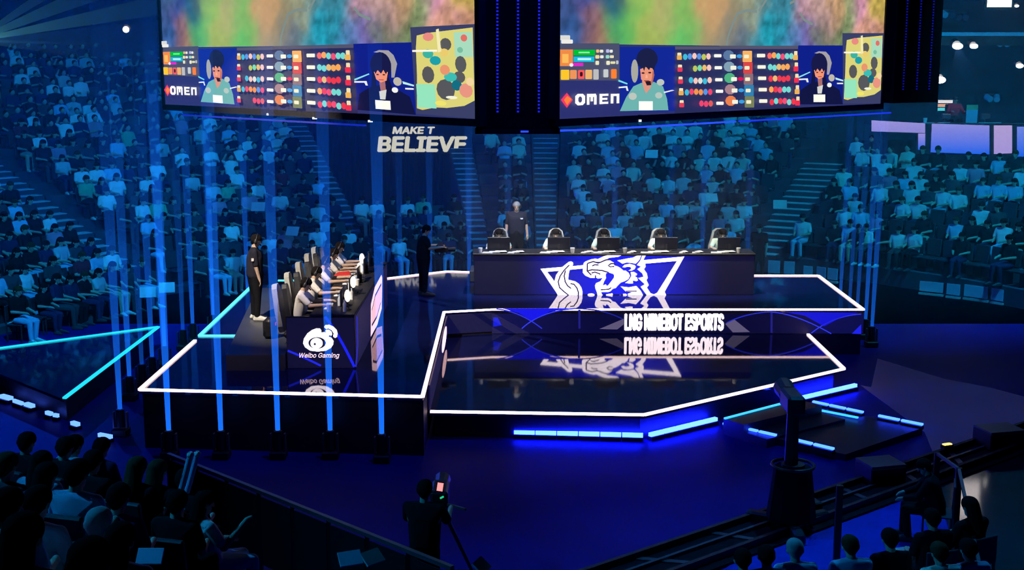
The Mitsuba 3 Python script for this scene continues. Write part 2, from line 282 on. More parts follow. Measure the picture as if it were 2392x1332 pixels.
# low steps in front of the slanted corner
t5 = thing('stage_steps', 'black steps with cyan lit edges leading up to the slanted stage corner', 'steps')
e0, e1 = on_z(1690, 978, .3), on_z(1872, 935, .3); d_ = (e1 - e0)[:2] / np.linalg.norm((e1 - e0)[:2]); nrm = V(d_[1], -d_[0])
def quad(a, b, n0, n1): return [tuple((a + nrm * n0)[:2]), tuple((b + nrm * n0)[:2]), tuple((b + nrm * n1)[:2]), tuple((a + nrm * n1)[:2])]
A2, B2 = e0[:2], e1[:2]
put(t5, 'tread', prism(quad(A2, B2, 0.0, .5), 0, .30), 'mat_black'); put(t5, 'tread', prism(quad(A2, B2, .5, 1.05), 0, .16), 'mat_black')
put(t5, 'landing', prism([tuple(on_z(1690, 996, .12)[:2]), tuple(on_z(1885, 944, .12)[:2]), tuple(on_z(2155, 1000, .12)[:2]), tuple(on_z(1975, 1062, .12)[:2])], 0, .12), 'mat_black')
for (u0, v0, u1, v1, z) in [(1693, 978, 1826, 943, .31), (1748, 1001, 1873, 968, .17), (1887, 953, 2004, 976, .17)]:
    a, b = on_z(u0, v0, z), on_z(u1, v1, z)
    put(t5, 'step_light', bar(a, b, .05, .03), 'mat_black', label='cyan step edge light', **glow((.06, .75, 2.0), .3))
def edge_bars(u0, v0, u1, v1, n, z, lab):
    floor_bars(on_z(u0, v0, z)[:2], on_z(u1, v1, z)[:2], n, lab, 'blue light bars round the steps', .05, .09, (.18, .66, 14.0), .15, z)
edge_bars(1688, 991, 1815, 1020, 3, .17, lambda i, n: f'cyan blue light bar, {ordn(i)} along the near edge of the steps')
edge_bars(1850, 1028, 1950, 1052, 2, .17, lambda i, n: f'cyan blue light bar, {ordn(i)} on the near edge past the camera pedestal')
edge_bars(1897, 940, 2018, 966, 3, .17, lambda i, n: f'cyan blue light bar, {ordn(i)} along the far edge of the steps')
edge_bars(2050, 973, 2158, 995, 2, .17, lambda i, n: f'cyan blue light bar, {ordn(i)} at the outer end of the far step edge')

# the triangular side platform at the left
t6 = thing('triangle_platform', 'dark blue glossy triangular side platform with cyan lit edges', 'stage')
put(t6, 'deck', prism([(-12.0, 26.85), (-8.36, 23.2), (-8.36, 29.73)], ZL - .05, ZL), 'mat_deck'); put(t6, 'base', prism([(-11.8, 26.85), (-8.42, 23.5), (-8.42, 29.4)], 0, ZL - .052), 'mat_black')
for a, b in [((-8.36, 29.73), (-11.95, 26.87)), ((-8.36, 29.73), (-8.36, 23.25))]:
    strip(t6, 'edge_light', a, b, lin(30, 205, 225, 1.3), z=ZL + .012, lab='cyan edge light strip')

# ------------------------------------------------------------------ people
def ico(n): return trimesh.creation.icosphere(subdivisions=n).vertices
ICO = {0: ico(0), 1: ico(1), 2: ico(2)}
def hull(*balls, res=1):
    return m3.Manifold.hull_points(np.vstack([V(*c) + np.atleast_1d(r) * ICO[res] for c, r in balls]))
def union(ms): return m3.Manifold.batch_boolean(list(ms), m3.OpType.Add)
def mirror(p): return V(-p[0], p[1], p[2])
# a pose: joints in metres, the figure faces +y, feet on z = 0; each arm and leg listed for the figure's right (+x) and left side
def seated(arms, lean=0.0, seat=.46, knees=.42):
    j = {'pelvis': V(0, 0, seat + .09), 'chest': V(0, .04 * lean - .02 + .25 * lean, seat + .42 - .05 * abs(lean)), 'neck': V(0, -.02 + .42 * lean, seat + .62 - .1 * abs(lean)), 'head': V(0, .02 + .5 * lean, seat + .755 - .13 * abs(lean))}
    for s, k in ((1, 'R'), (-1, 'L')):
        sh = j['neck'] + V(s * .19, -.01, -.07); j['sh' + k] = sh
        j['hip' + k] = V(s * .09, .02, seat + .08); j['kn' + k] = V(s * .11, knees, seat + .05); j['an' + k] = V(s * .11, knees - .02 + .04 * s, .08); j['to' + k] = V(s * .13, knees + .14, .04)
        e, w = arms[0 if s > 0 else 1]; j['el' + k] = sh + V(s * e[0], e[1], e[2]); j['wr' + k] = j['el' + k] + V(s * w[0], w[1], w[2])
    return j
def standing(arms, lean=0.0, stride=.04):
    j = {'pelvis': V(0, 0, .95), 'chest': V(0, .1 * lean, 1.28), 'neck': V(0, -.01 + .2 * lean, 1.49), 'head': V(0, .03 + .25 * lean, 1.635)}
    for s, k in ((1, 'R'), (-1, 'L')):
        sh = j['neck'] + V(s * .20, 0, -.06); j['sh' + k] = sh
        j['hip' + k] = V(s * .095, 0, .92); j['kn' + k] = V(s * .11, s * stride, .5); j['an' + k] = V(s * .12, s * stride - .02, .09); j['to' + k] = V(s * .15, s * stride + .15, .04)
        e, w = arms[0 if s > 0 else 1]; j['el' + k] = sh + V(s * e[0], e[1], e[2]); j['wr' + k] = j['el' + k] + V(s * w[0], w[1], w[2])
    return j
def build(j, res=1, sleeves=.55, hair='short', fat=1.0, hands=False, smooth=False, legs_cut=0.0, headset=False, shorts=False):
    """One person as meshes: body (one continuous skin), shirt, trousers, shoes, hair and, on request, a headset."""
    h, out = j['head'], {}
    up = (j['head'] - j['neck']); up = up / np.linalg.norm(up); fwd = V(0, 1, 0) - up * up[1]; fwd /= np.linalg.norm(fwd); side = np.cross(fwd, up)
    at = lambda x, y, z: h + side * x + fwd * y + up * z
    B = [hull((at(0, -.012, .025), .092), (at(0, .012, .03), .085), res=res), hull((at(0, 0, -.01), .075), (at(0, .045, -.075), .043), res=res), hull((j['neck'] - up * .02, .058), (at(0, -.01, -.05), .052), res=res),
         hull((at(0, .085, .0), .012), (at(0, .105, -.025), .013), res=res)]
    for s in (1, -1): B.append(hull((at(s * .088, -.01, .0), .018), (at(s * .088, -.014, -.02), .014), res=0))
    S, P, K = [], [], []
    ch = j['chest']
    S.append(hull((j['pelvis'] + V(.06, -.01, .03), .125 * fat), (j['pelvis'] + V(-.06, -.01, .03), .125 * fat), (ch + V(.08, 0, 0), .125 * fat), (ch + V(-.08, 0, 0), .125 * fat), res=res))
    S.append(hull((ch + V(.08, 0, .03), .12 * fat), (ch + V(-.08, 0, .03), .12 * fat), (j['shR'], .065), (j['shL'], .065), (j['neck'] - up * .05, .075), res=res))
    B.append(hull((j['pelvis'], .11), (ch, .11), (j['shR'], .05), (j['shL'], .05), res=res))
    for k in 'RL':
        sh, el, wr = j['sh' + k], j['el' + k], j['wr' + k]
        B += [hull((sh, .052), (el, .042), res=res), hull((el, .043), (wr, .029), res=res)]
        d = (wr - el) / np.linalg.norm(wr - el); q = np.cross(d, [0, 0, 1.0]); q = q / (np.linalg.norm(q) + 1e-9); n = np.cross(q, d)
        if hands:
            pal = wr + d * .055; B.append(hull((wr, .027), (pal + q * .025, .018), (pal - q * .025, .018), res=res))
            for i, (o, L) in enumerate(((-.03, .06), (-.01, .07), (.01, .066), (.03, .05))):
                a = wr + d * .085 + q * o; b = a + d * L * .55 - n * .008; c = b + d * L * .45 - n * .025
                B += [hull((wr + d * .05 + q * o * .8, .011), (a, .010), res=0), hull((a, .010), (b, .009), res=0), hull((b, .009), (c, .008), res=0)]
            sgn = 1 if k == 'L' else -1
            a = wr + d * .03 + q * sgn * .03; b = a + d * .03 + q * sgn * .025; c = b + d * .03 - n * .01
            B += [hull((a, .013), (b, .011), res=0), hull((b, .011), (c, .009), res=0)]
        else: B.append(hull((wr, .032), (wr + d * .08, .028), (wr + d * .13 - n * .02, .018), res=res))
        tip = sh + (el - sh) * min(1, sleeves * 1.45)
        S.append(hull((sh, .07 * (.6 + .4 * fat)), (tip, .062), res=res))
        if sleeves > .8: S.append(hull((el, .058), (el + (wr - el) * .9, .043), res=res))
        hp, kn, an, to = (j[x + k] for x in ('hip', 'kn', 'an', 'to'))
        B += [hull((hp, .085), (kn, .055), res=res), hull((kn, .055), (an, .036), res=res), hull((an, .036), (to, .03), res=res)]
        P += [hull((j['pelvis'], .13 * fat), (hp, .10 * (.5 + .5 * fat)), (kn, .072), res=res)]
        if not shorts: P.append(hull((kn, .072), (an + V(0, 0, .03), .055), res=res))
        K.append(hull((an + V(0, -.05, -.045), .037), (an + V(0, -.01, .0), .045), (to + V(0, 0, -.005), .036), (to + V(0, .07, -.008), .03), res=res))
    def fin(ms):
        m = tri(union(ms))
        if smooth:
            m = tri(union(ms).refine_to_length(.03)); trimesh.smoothing.filter_taubin(m, .5, .53, 8)
        return m
    out['body'], out['shirt'], out['trousers'], out['shoes'] = fin(B), fin(S), fin(P), tri(union(K))
    cap = hull((at(0, -.02, .035), .100), (at(0, .012, .05), .090), res=max(res, 1))
    cut = hull((at(0, .10, -.03), .075), (at(0, .16, -.02), .07), (at(0, .06, -.13), .09), res=1)
    hm = [cap - cut, hull((at(.035, -.05, .0), .06), (at(-.035, -.05, .0), .06), (at(0, -.045, -.055), .05), res=1)]
    if hair == 'long': hm.append(hull((at(0, -.05, .02), .085), (at(.04, -.06, -.16), .06), (at(-.04, -.06, -.16), .06), (at(0, -.09, -.3), .05), res=1))
    if hair == 'bun': hm.append(hull((at(0, -.1, .09), .045), (at(0, -.11, .08), .04), res=1))
    out['hair'] = tri(union(hm))
    if headset:
        ring = [at(.105 * math.sin(a), -.005, .03 + .115 * math.cos(a)) for a in np.linspace(-1.75, 1.75, 9)]
        hs = [hull((p, .014), (q, .014), res=0) for p, q in zip(ring, ring[1:])] + [hull((at(s * .105, -.005, -.02), .038), (at(s * .098, -.005, .02), .034), res=1) for s in (1, -1)]
        hs.append(hull((at(-.1, .02, -.03), .010), (at(-.05, .115, -.075), .012), res=0)); out['headset'] = tri(union(hs))
    out['eye'] = [tri(hull((at(s * .034, .082, .022), (.012, .008, .009)), res=1)) for s in (1, -1)]
    return out
MATS = {'body': 'mat_skin', 'shoes': 'mat_shoe', 'hair': 'mat_hair', 'headset': 'mat_black', 'eye': 'mat_eye'}
def add_person(parts, m, label, shirt='white', trousers='black', group=None, hair='mat_hair', shoes='mat_shoe', eyes=False, share=None, skip=()):
    k = thing('person', label, 'person', group)
    for name in ('body', 'shirt', 'trousers', 'shoes', 'hair', 'headset'):
        if name not in parts or name in skip: continue
        mt = cloth(shirt) if name == 'shirt' else cloth(trousers) if name == 'trousers' else hair if name == 'hair' else shoes if name == 'shoes' else MATS[name]
        if share is not None:
            d = share.get((name, mt)) or share.setdefault((name, mt), mikit.ply(parts[name], mt, True))
            kk = k if name == 'body' else num(f'{k}__{name}'); scene[kk] = {**d, 'to_world': tw(m)}
        elif name == 'body': put(k, None, placed(parts[name], m), mt, True)
        else: put(k, name, placed(parts[name], m), mt, True)
    if eyes:
        for e in parts['eye']: put(k, 'eye', placed(e, m), 'mat_eye', True)
    return k

# ------------------------------------------------------------------ furniture of the desks
def gaming_chair(o, rz, label, grp):
    """Racing style chair facing +y at its own origin on the floor."""
    k = thing('gaming_chair', label, 'chair', grp); M = mat4(o, rz)
    put(k, 'seat', placed(obox((.52, .5, .12), (0, 0, .46), bev=.04), M), 'mat_black', 40)
    back = [(-.20, .50), (-.27, .62), (-.28, .95), (-.22, 1.12), (-.17, 1.33), (-.08, 1.40), (.08, 1.40), (.17, 1.33), (.22, 1.12), (.28, .95), (.27, .62), (.20, .50)]
    bk = put(k, 'backrest', placed(flat(back, (0, -.25, 0), (-1, 0, 0), (0, -.16, 1), .10), M), 'mat_chair_shell', 30)
    put(bk, 'cushion', placed(flat([(x * .80, .06 + z * .96) for x, z in back], (0, -.06, 0), (-1, 0, 0), (0, -.16, 1), .09), M), 'mat_black', 30)
    for s in (-1, 1): put(k, 'armrest', placed(cat(obox((.08, .3, .04), (s * .32, .02, .68), bev=.015), obox((.04, .06, .2), (s * .32, -.02, .57))), M), 'mat_black')
    put(k, 'pedestal', placed(cat(tube((0, 0, .06), (0, 0, .42), .035), *[tube((0, 0, .09), (.3 * math.cos(a), .3 * math.sin(a), .05), .03, .02, 6) for a in np.arange(5) * 1.2566]), M), 'mat_black')
    return k
def monitor(o, rz, label, grp):
    k = thing('monitor', label, 'monitor', grp); M = mat4(o, rz)
    pn = put(k, 'panel', placed(obox((.56, .035, .31), (0, 0, .185), bev=.01), M), 'mat_screen_off')
    put(pn, 'picture', placed(box(-.265, .265, .0178, .0195, .045, .325), M), 'mat_black', **glow(lin(120, 150, 200, .9), .15))
    put(k, 'stand', placed(cat(obox((.05, .04, .16), (0, -.035, .09)), obox((.24, .2, .015), (0, -.02, .0085), bev=.005)), M), 'mat_black')
def cup(o, label, grp, r=.045, h=.12):
    k = thing('paper_cup', label, 'cup', grp); a = np.array([(0, 0), (r * .75, 0), (r, h), (r * .92, h), (r * .7, .012), (0, .012)])
    put(k, 'wall', placed(trimesh.creation.revolve(a, sections=16), mat4(o)), 'mat_cup', 40); put(k, 'lid', placed(trimesh.creation.cylinder(r * 1.06, .014, sections=16), mat4(V(*o) + V(0, 0, h + .007))), 'mat_white_plastic')
def bottle(o, label, grp):
    k = thing('water_bottle', label, 'bottle', grp); a = np.array([(0, 0), (.034, 0), (.034, .15), (.014, .19), (.014, .205), (0, .205)])
    put(k, 'body', placed(trimesh.creation.revolve(a, sections=14), mat4(o)), 'mat_white_plastic', 40); put(k, 'cap', placed(trimesh.creation.cylinder(.017, .022, sections=12), mat4(V(*o) + V(0, 0, .216))), cloth('light blue'))
def keyboard(o, rz, label, grp):
    k = thing('keyboard', label, 'keyboard', grp); M = mat4(o, rz); put(k, 'base', placed(obox((.38, .14, .022), (0, 0, .012), bev=.006), M), 'mat_white_plastic')
    put(k, 'keys', placed(cat(*[obox((.044, .02, .01), (-.165 + .047 * i, -.045 + .03 * q, .026)) for i in range(8) for q in range(4)]), M), cloth('pale grey'), kind='stuff')
def mouse(o, rz, label, grp):
    k = thing('computer_mouse', label, 'mouse', grp); M = mat4(o, rz); put(k, 'shell', placed(tri(m3.Manifold.hull_points(np.array([(x * .03, y * .055, z) for x, y, z in [(-1, -.8, 0), (1, -.8, 0), (-1, .8, 0), (1, .8, 0), (0, 1, 0), (0, -1, 0), (-.7, -.4, .035), (.7, -.4, .035), (0, .5, .03)]]))), M), 'mat_white_plastic', 50)
    put(k, 'wheel', placed(obox((.008, .02, .012), (0, .025, .034)), M), 'mat_black')

# ------------------------------------------------------------------ the long desk at the back of the stage (faces the camera)
ZT = 2.08
pl = thing('player_riser', 'black riser behind the long desk on which the referee stands', 'riser'); put(pl, None, obox((7.2, .9, ZR - ZD), (2.5, 33.25, (ZR + ZD) / 2 + .001), bev=.02), 'mat_riser')
dk = thing('player_desk', 'long desk facing the hall with a large dragon emblem on its LED front', 'desk')
put(dk, 'worktop', obox((6.9, .86, .04), (2.49, 31.36, ZT - .02), bev=.01), 'mat_black')
fc = put(dk, 'front_cabinet', box(-.93, 5.92, 30.97, 31.06, ZD, ZT - .041), 'mat_screen_off')
for x in (-.9, 5.87): put(dk, 'side_panel', obox((.05, .7, ZT - ZD - .045), (x, 31.42, (ZT + ZD) / 2 - .02)), 'mat_black')
DY = 30.955
def DP(u, v): p = on_y(u, v, DY); return (p[0], p[2])
def z1(x, y): return DP(1250 + x * .09761, 590 + y * .09761)
def z2(x, y): return DP(1420 + x * .09761, 590 + y * .09761)
cxm, wid = 2.55, 1.55
def desk_glow(x, y):
    d = np.clip(1 - np.abs(x - 2.6) / 2.6, 0, 1); a = (d * d * (3 - 2 * d))[:, None]
    return V(*lin(8, 9, 46)) * (1 - a) + V(*lin(22, 30, 245)) * a
led_grid(fc, 'display', -.92, 5.91, ZD + .015, ZT - .06, 80, 8, desk_glow, (0, 30.965, 0), EX, EZ, .6, 'blue LED front')
wl = [z1(*p) for p in [(125, 390), (650, 345), (720, 290), (800, 225), (860, 210), (905, 235), (915, 280), (890, 325), (1165, 300), (1165, 385), (830, 415), (805, 520), (795, 650), (860, 665), (960, 690), (1050, 750), (1110, 840), (1135, 940), (1130, 1038), (550, 1038), (500, 950), (330, 700), (200, 500)]]
hl = [z1(*p) for p in [(290, 465), (570, 440), (500, 540), (460, 690), (400, 600)]]
crest = [z1(*p) for p in [(1160, 310), (1165, 250), (1200, 215), (1330, 165), (1440, 145), (1500, 155), (1640, 90), (1750, 60), (1850, 64)]] + [z2(*p) for p in [(320, 68), (250, 105), (30, 130)]] + [z1(*p) for p in [(1740, 150), (1640, 185), (1560, 225), (1480, 225), (1390, 212), (1250, 262)]]
skull = [z1(*p) for p in [(1160, 250), (1390, 218), (1470, 240), (1500, 275), (1570, 235), (1690, 178), (1800, 190)]] + [z2(*p) for p in [(150, 250), (160, 310), (230, 330), (300, 370), (370, 430), (430, 435), (500, 490), (530, 560), (490, 640), (400, 690), (310, 720), (230, 800), (190, 850), (120, 870), (60, 930)]] + \
    [z1(*p) for p in [(1740, 950), (1580, 948), (1600, 1000), (1640, 1038), (1490, 1038), (1480, 960), (1440, 860), (1430, 790), (1460, 730), (1560, 690), (1610, 610), (1500, 628), (1440, 590), (1420, 610), (1330, 612), (1200, 555), (1140, 485), (1140, 390)]]
mouth = [z1(*p) for p in [(1695, 500), (1760, 480), (1850, 510)]] + [z2(*p) for p in [(100, 490), (150, 545), (140, 610), (60, 715), (10, 780)]] + [z1(*p) for p in [(1720, 800), (1690, 760), (1620, 790), (1650, 700), (1700, 610), (1690, 560)]]
M_ = [[(220, 190), (480, 140), (600, 120), (680, 80), (800, 70), (760, 170), (700, 240), (660, 272), (560, 250), (440, 243), (350, 272)],
      [(345, 350), (400, 292), (520, 270), (640, 300), (670, 340), (640, 400), (560, 440), (490, 440), (560, 390), (540, 350), (460, 343), (400, 362)],
      [(540, 470), (620, 460), (700, 510), (690, 548), (640, 560), (700, 600), (720, 670), (680, 690), (600, 670), (605, 740), (540, 747), (410, 730), (500, 660), (560, 560)],
      [(300, 810), (500, 832), (680, 798), (790, 920), (862, 1060), (510, 1060), (470, 990), (590, 945), (430, 938)], [(360, 990), (430, 985), (490, 1040), (440, 1060), (370, 1040)], [(-40, 1000), (110, 975), (125, 1055), (-60, 1050)], [(215, 1035), (300, 1015), (320, 1045), (225, 1052)]]
frm = Polygon([z2(*p) for p in [(850, 180), (1832, 95), (1360, 940), (1412, 1055), (1330, 1078), (1270, 1012), (1200, 1068), (980, 1062), (920, 1010), (780, 820), (850, 780), (880, 760), (720, 612), (850, 580), (820, 500), (700, 400), (790, 340), (690, 300), (770, 200), (820, 75), (905, 75)]],
              [[z2(*p) for p in [(895, 268), (1650, 205), (1180, 960), (1100, 1002), (1020, 970), (935, 840), (980, 780), (925, 660), (955, 610), (935, 500), (865, 400), (905, 340)]]])
WD = lin(255, 236, 246, 2.2)
blob = Polygon([(z1(1340 + 85 * math.cos(a), 1012 + 34 * math.sin(a))) for a in np.linspace(0, 6.28, 16)])
white = [(Polygon(wl, [hl]), WD), (crest, WD), (Polygon(skull).buffer(0).difference(Polygon(mouth).buffer(0)), WD), (frm.buffer(0), WD), (blob, WD)] + [([z2(*p) for p in q], WD) for q in M_]
led(fc, 'dragon_emblem', white, (0, 30.957, 0), EX, EZ, .6, 'white dragon head emblem in a triangular frame')
INK = lin(40, 26, 80)
def stroke(pts, w, f=z1): return (thick([f(*p) for p in pts], w), INK)
led(fc, 'emblem_line', [stroke([(815, 300), (690, 430), (600, 560), (552, 700), (585, 840), (690, 935), (815, 1035)], .026), stroke([(725, 430), (695, 560), (720, 700), (775, 795), (860, 860)], .026), stroke([(845, 745), (930, 760), (1000, 850), (1035, 950), (1030, 1038)], .026),
    stroke([(1250, 262), (1390, 215), (1500, 250), (1560, 235), (1690, 178), (1800, 170)], .028), stroke([(1250, 262), (1245, 440), (1345, 540)], .028), stroke([(1255, 440), (1360, 412), (1600, 430), (1760, 480)], .028), stroke([(1350, 490), (1430, 470), (1520, 500), (1560, 520)], .026),
    stroke([(1365, 322), (1430, 290), (1520, 300)], .026), stroke([(1440, 545), (1445, 600)], .024), stroke([(1570, 890), (1760, 880), (1820, 840)], .024), stroke([(430, 925), (690, 925)], .024, z2), stroke([(20, 300), (80, 262), (150, 262), (165, 300)], .026, z2), stroke([(0, 305), (60, 345), (150, 335)], .022, z2)], (0, 30.951, 0), EX, EZ)
gk = 'items on the long desk'
seatx = [-.33, 1.10, 2.32, 3.75, 5.30]
who = ['first', 'second', 'third', 'fourth', 'fifth']
P_desk = build(seated((((.10, .12, -.16), (-.03, .28, .02)), ((.10, .12, -.16), (-.03, .28, .02))), .30), 1, .5, 'short', 1.0, True, headset=True)
for i, x in enumerate(seatx):
    gaming_chair((x + .03, 32.42, ZD + .001), math.pi, f'grey high backed gaming chair of the {who[i]} player from the left at the long desk', 'gaming chairs at the long desk')
    add_person(P_desk, mat4((x, 32.27, ZD + .19), math.pi), f'player in pale jersey bent behind monitor, {who[i]} from the left at the long desk', 'mint', 'black', 'players at the long desk', eyes=True)
    mx = x + (.06 if i else .0)
    monitor((mx, 31.42, ZT), 0, f'black monitor seen from behind, {who[i]} from the left on the long desk', 'monitors on the long desk')
    keyboard((mx + .05, 31.78, ZT), math.pi, f'white keyboard behind the {who[i]} monitor on the long desk', 'keyboards'); mouse((mx - .3, 31.78, ZT), math.pi, f'white mouse beside the {who[i]} keyboard on the long desk', 'mice')
for u, lab in ((1122, 'at the far left end'), (1337, 'right of the second monitor'), (1459, 'right of the third monitor'), (1724, 'at the right end')):
    p = on_z(u, 590, ZT); cup((p[0], 31.08, ZT), f'white paper cup on the long desk {lab}', 'paper cups', .055, .11)
for u, du, lab in ((1155, 60, 'before the first monitor'), (1205, 40, 'between the first and second player'), (1290, 60, 'before the second monitor'), (1372, 30, 'right of the second cup'), (1410, 60, 'before the third monitor'), (1476, 22, 'next to the third cup'), (1530, 70, 'before the fourth monitor'), (1597, 20, 'past the fourth monitor'), (1630, 26, 'between the fourth and fifth player'), (1690, 60, 'before the fifth monitor')):
    p = on_z(u, 592, ZT); w = du / 97.0
    k = thing('notepad', f'white papers on the long desk {lab}', 'papers', gk)
    for q in range(3): put(k, 'sheet', obox((w * .42, .2, .012), (p[0] + (q - 1) * w * .26, 31.08 + .02 * q, ZT + .008 + .0125 * q), rz=.2 * (q - 1)), 'mat_white_plastic')
ref = build(standing((((.05, -.02, -.28), (.03, .02, -.25)), ((.05, -.02, -.28), (.03, .02, -.25)))), 2, .55, 'short', 1.25, True, headset=True)
add_person(ref, mat4((.12, 33.2, ZR), math.pi, 1.0), 'standing referee in dark polo shirt with headset behind the long desk', 'charcoal', 'black', hair='mat_grey_hair', eyes=True)
k = thing('shirt_badge', 'small white badge on the chest of the referee behind the long desk', 'badge'); put(k, None, obox((.07, .012, .035), (.25, 33.035, ZR + 1.33)), 'mat_white_plastic')

# ------------------------------------------------------------------ the left desk, seen from its end
pl = thing('player_riser', 'dark grey riser under the coach beside the left desk', 'riser'); put(pl, None, prism([(-5.3, 23.2), (-4.22, 23.2), (-4.22, 30.3), (-6.1, 30.3)], ZD + .001, ZR), 'mat_riser')
dk = thing('player_desk', 'left player desk turned sideways with a white eye emblem on its end panel', 'desk')
put(dk, 'worktop', obox((.84, 6.3, .04), (-3.34, 26.52, ZT - .02), bev=.01), 'mat_black')
ep = put(dk, 'end_panel', box(-4.2, -2.93, 23.38, 23.43, ZD, ZT - .041), 'mat_screen_off'); fc = put(dk, 'front_cabinet', box(-2.98, -2.93, 23.43, 29.65, ZD, ZT - .041), 'mat_screen_off')
put(dk, 'far_panel', box(-4.2, -2.98, 29.6, 29.65, ZD, ZT - .041), 'mat_black')
put(ep, 'display', box(-4.19, -2.94, 23.372, 23.376, ZD + .01, ZT - .06), 'mat_black', **glow(lin(12, 12, 46)))
put(fc, 'display', box(-2.926, -2.922, 23.45, 29.63, ZD + .01, ZT - .06), 'mat_black', **glow(lin(14, 14, 60)))
WY = 23.365
def WP(x, y): p = on_y(680 + x * .1351, 740 + y * .1351, WY); return (p[0], p[2])
ell = lambda cx, cy, rx, ry, f=None: Polygon([(f or WP)(cx + rx * math.cos(a), cy + ry * math.sin(a)) for a in np.linspace(0, 2 * math.pi, 32, endpoint=False)])
eyeb = Polygon([WP(*p) for p in [(440, 200), (500, 205), (525, 240), (520, 275), (570, 265), (640, 275), (660, 310), (650, 345), (700, 365), (735, 420), (730, 480), (690, 540), (600, 590), (460, 605), (330, 590), (240, 530), (205, 460), (220, 380), (280, 290), (360, 230)]])
arcs_w = [Polygon([WP(*p) for p in q]) for q in ([(590, 145), (660, 138), (730, 170), (790, 230), (805, 290), (795, 350), (760, 370), (725, 345), (735, 290), (700, 235), (650, 205), (600, 210), (570, 180)], [(600, 225), (650, 222), (700, 258), (712, 300), (700, 330), (662, 320), (650, 282), (590, 255)])]
eyew = [(eyeb.difference(ell(450, 455, 150, 100)), WD), (ell(440, 460, 108, 92).difference(ell(410, 475, 18, 20)), WD)] + [(a, WD) for a in arcs_w]
led(ep, 'eye_emblem', eyew, (0, 23.368, 0), EX, EZ, .3, 'white eye emblem with two signal arcs')
a, b = on_y(697, 838, WY), on_y(791, 826, WY)
put(ep, 'lettering', upright(lettering('Weibo Gaming', .085, b[0] - a[0], .005, .25), (a[0], 23.369, a[2] + .02), EX, EZ), 'mat_black', label='white slanted lettering Weibo Gaming', **glow(lin(255, 215, 228, 1.2)))
led(ep, 'arc_pattern', [(thick(arc(WP(585, 0), WP(800, 260), WP(1095, 870)), .05), lin(24, 34, 255)), (thick([WP(1140, 0), WP(1150, 500), WP(1120, 870)], .03), lin(40, 40, 170)), (thick(arc(WP(-60, 590), WP(200, 690), WP(515, 850)), .04), lin(30, 40, 235))], (0, 23.371, 0), EX, EZ, label='blue arcs')
# the same emblem stretched along the front, seen almost edge on
FXx = -2.918
fy = lambda x, y: (25.95 + (x - 205) / 600 * 2.5, 2.03 - (y - 138) / 470 * .96)
eyf = Polygon([fy(x, y) for x, y in [(440, 200), (640, 275), (735, 420), (730, 480), (600, 590), (460, 605), (330, 590), (240, 530), (205, 460), (220, 380), (280, 290)]])
eyf = Polygon([(25.95, 1.1), (26.1, 1.75), (26.9, 1.97), (28.3, 2.0), (28.45, 1.9), (28.2, 1.25), (27.2, 1.08)])
led(fc, 'front_emblem', [(eyf.difference(eyf.buffer(-.16)), lin(255, 205, 220, 1.3)), (eyf.buffer(-.22), lin(255, 190, 205, 1.1))], (FXx, 0, 0), (0, 1, 0), EZ, .2, 'pinkish white emblem on the front')
seaty = [24.25, 25.6, 26.95, 28.15, 29.15]
P_side = build(seated((((.07, .18, -.18), (-.02, .27, .02)), ((.07, .18, -.18), (-.02, .27, .02))), .22), 1, .5, 'short', 1.0, True, headset=True)
num5 = ['nearest', 'second nearest', 'middle', 'second farthest', 'farthest']
for i, y in enumerate(seaty):
    gaming_chair((-4.12, y, ZD + .04), -math.pi / 2, f'grey gaming chair of the {num5[i]} player at the left desk', 'gaming chairs at the left desk')
    add_person(P_side, mat4((-4.08, y, ZD + .26), -math.pi / 2), f'{num5[i]} player in white jersey with headset at the left desk', 'jersey', 'black', 'players at the left desk', eyes=True)
    monitor((-3.25, y, ZT), math.pi / 2, f'monitor in front of the {num5[i]} player at the left desk', 'monitors on the left desk')
    keyboard((-3.52, y - .05, ZT), math.pi / 2, f'white keyboard of the {num5[i]} player at the left desk', 'keyboards'); mouse((-3.52, y - .33, ZT), math.pi / 2, f'white mouse of the {num5[i]} player at the left desk', 'mice')
for u, v, tall, lab in ((805, 728, 1, 'at the near end'), (793, 716, 1, 'just behind the nearest one'), (822, 700, 1, 'beside the second player'), (817, 680, 1, 'between the second and middle player'), (840, 650, 1, 'beside the middle player'), (835, 667, 0, 'near the middle player'), (846, 640, 1, 'beside the second farthest player'), (851, 630, 0, 'at the far end'), (768, 728, 0, 'by the nearest keyboard'), (829, 660, 0, 'behind the middle bottle')):
    p = on_z(u, v, ZT)
    if tall: bottle(p, f'white lit drink bottle on the left desk {lab}', 'bottles on the left desk')
    else: cup(p, f'white cup on the left desk {lab}', 'cups on the left desk')
for i, (u, v) in enumerate(((815, 724), (828, 690), (843, 655), (848, 632))):   # small gooseneck desk lamps, the warm bright spots
    p = on_z(u, v, ZT); k = thing('desk_lamp', f'small warm desk lamp on the left desk, {ordn(i)} from the near end', 'lamp', 'desk lamps on the left desk')
    put(k, 'base', placed(trimesh.creation.cylinder(.04, .016, sections=14), mat4(p + V(0, 0, .009))), 'mat_black'); put(k, 'neck', tube(p + V(0, 0, .016), p + V(-.02, 0, .17), .008), 'mat_black')
    put(k, 'bulb', placed(trimesh.creation.icosphere(2, .06), mat4(p + V(-.02, 0, .27)) @ np.diag([1, 1, 2.0, 1])), 'mat_black', True, **glow((2.2, 1.75, 1.15), .6))
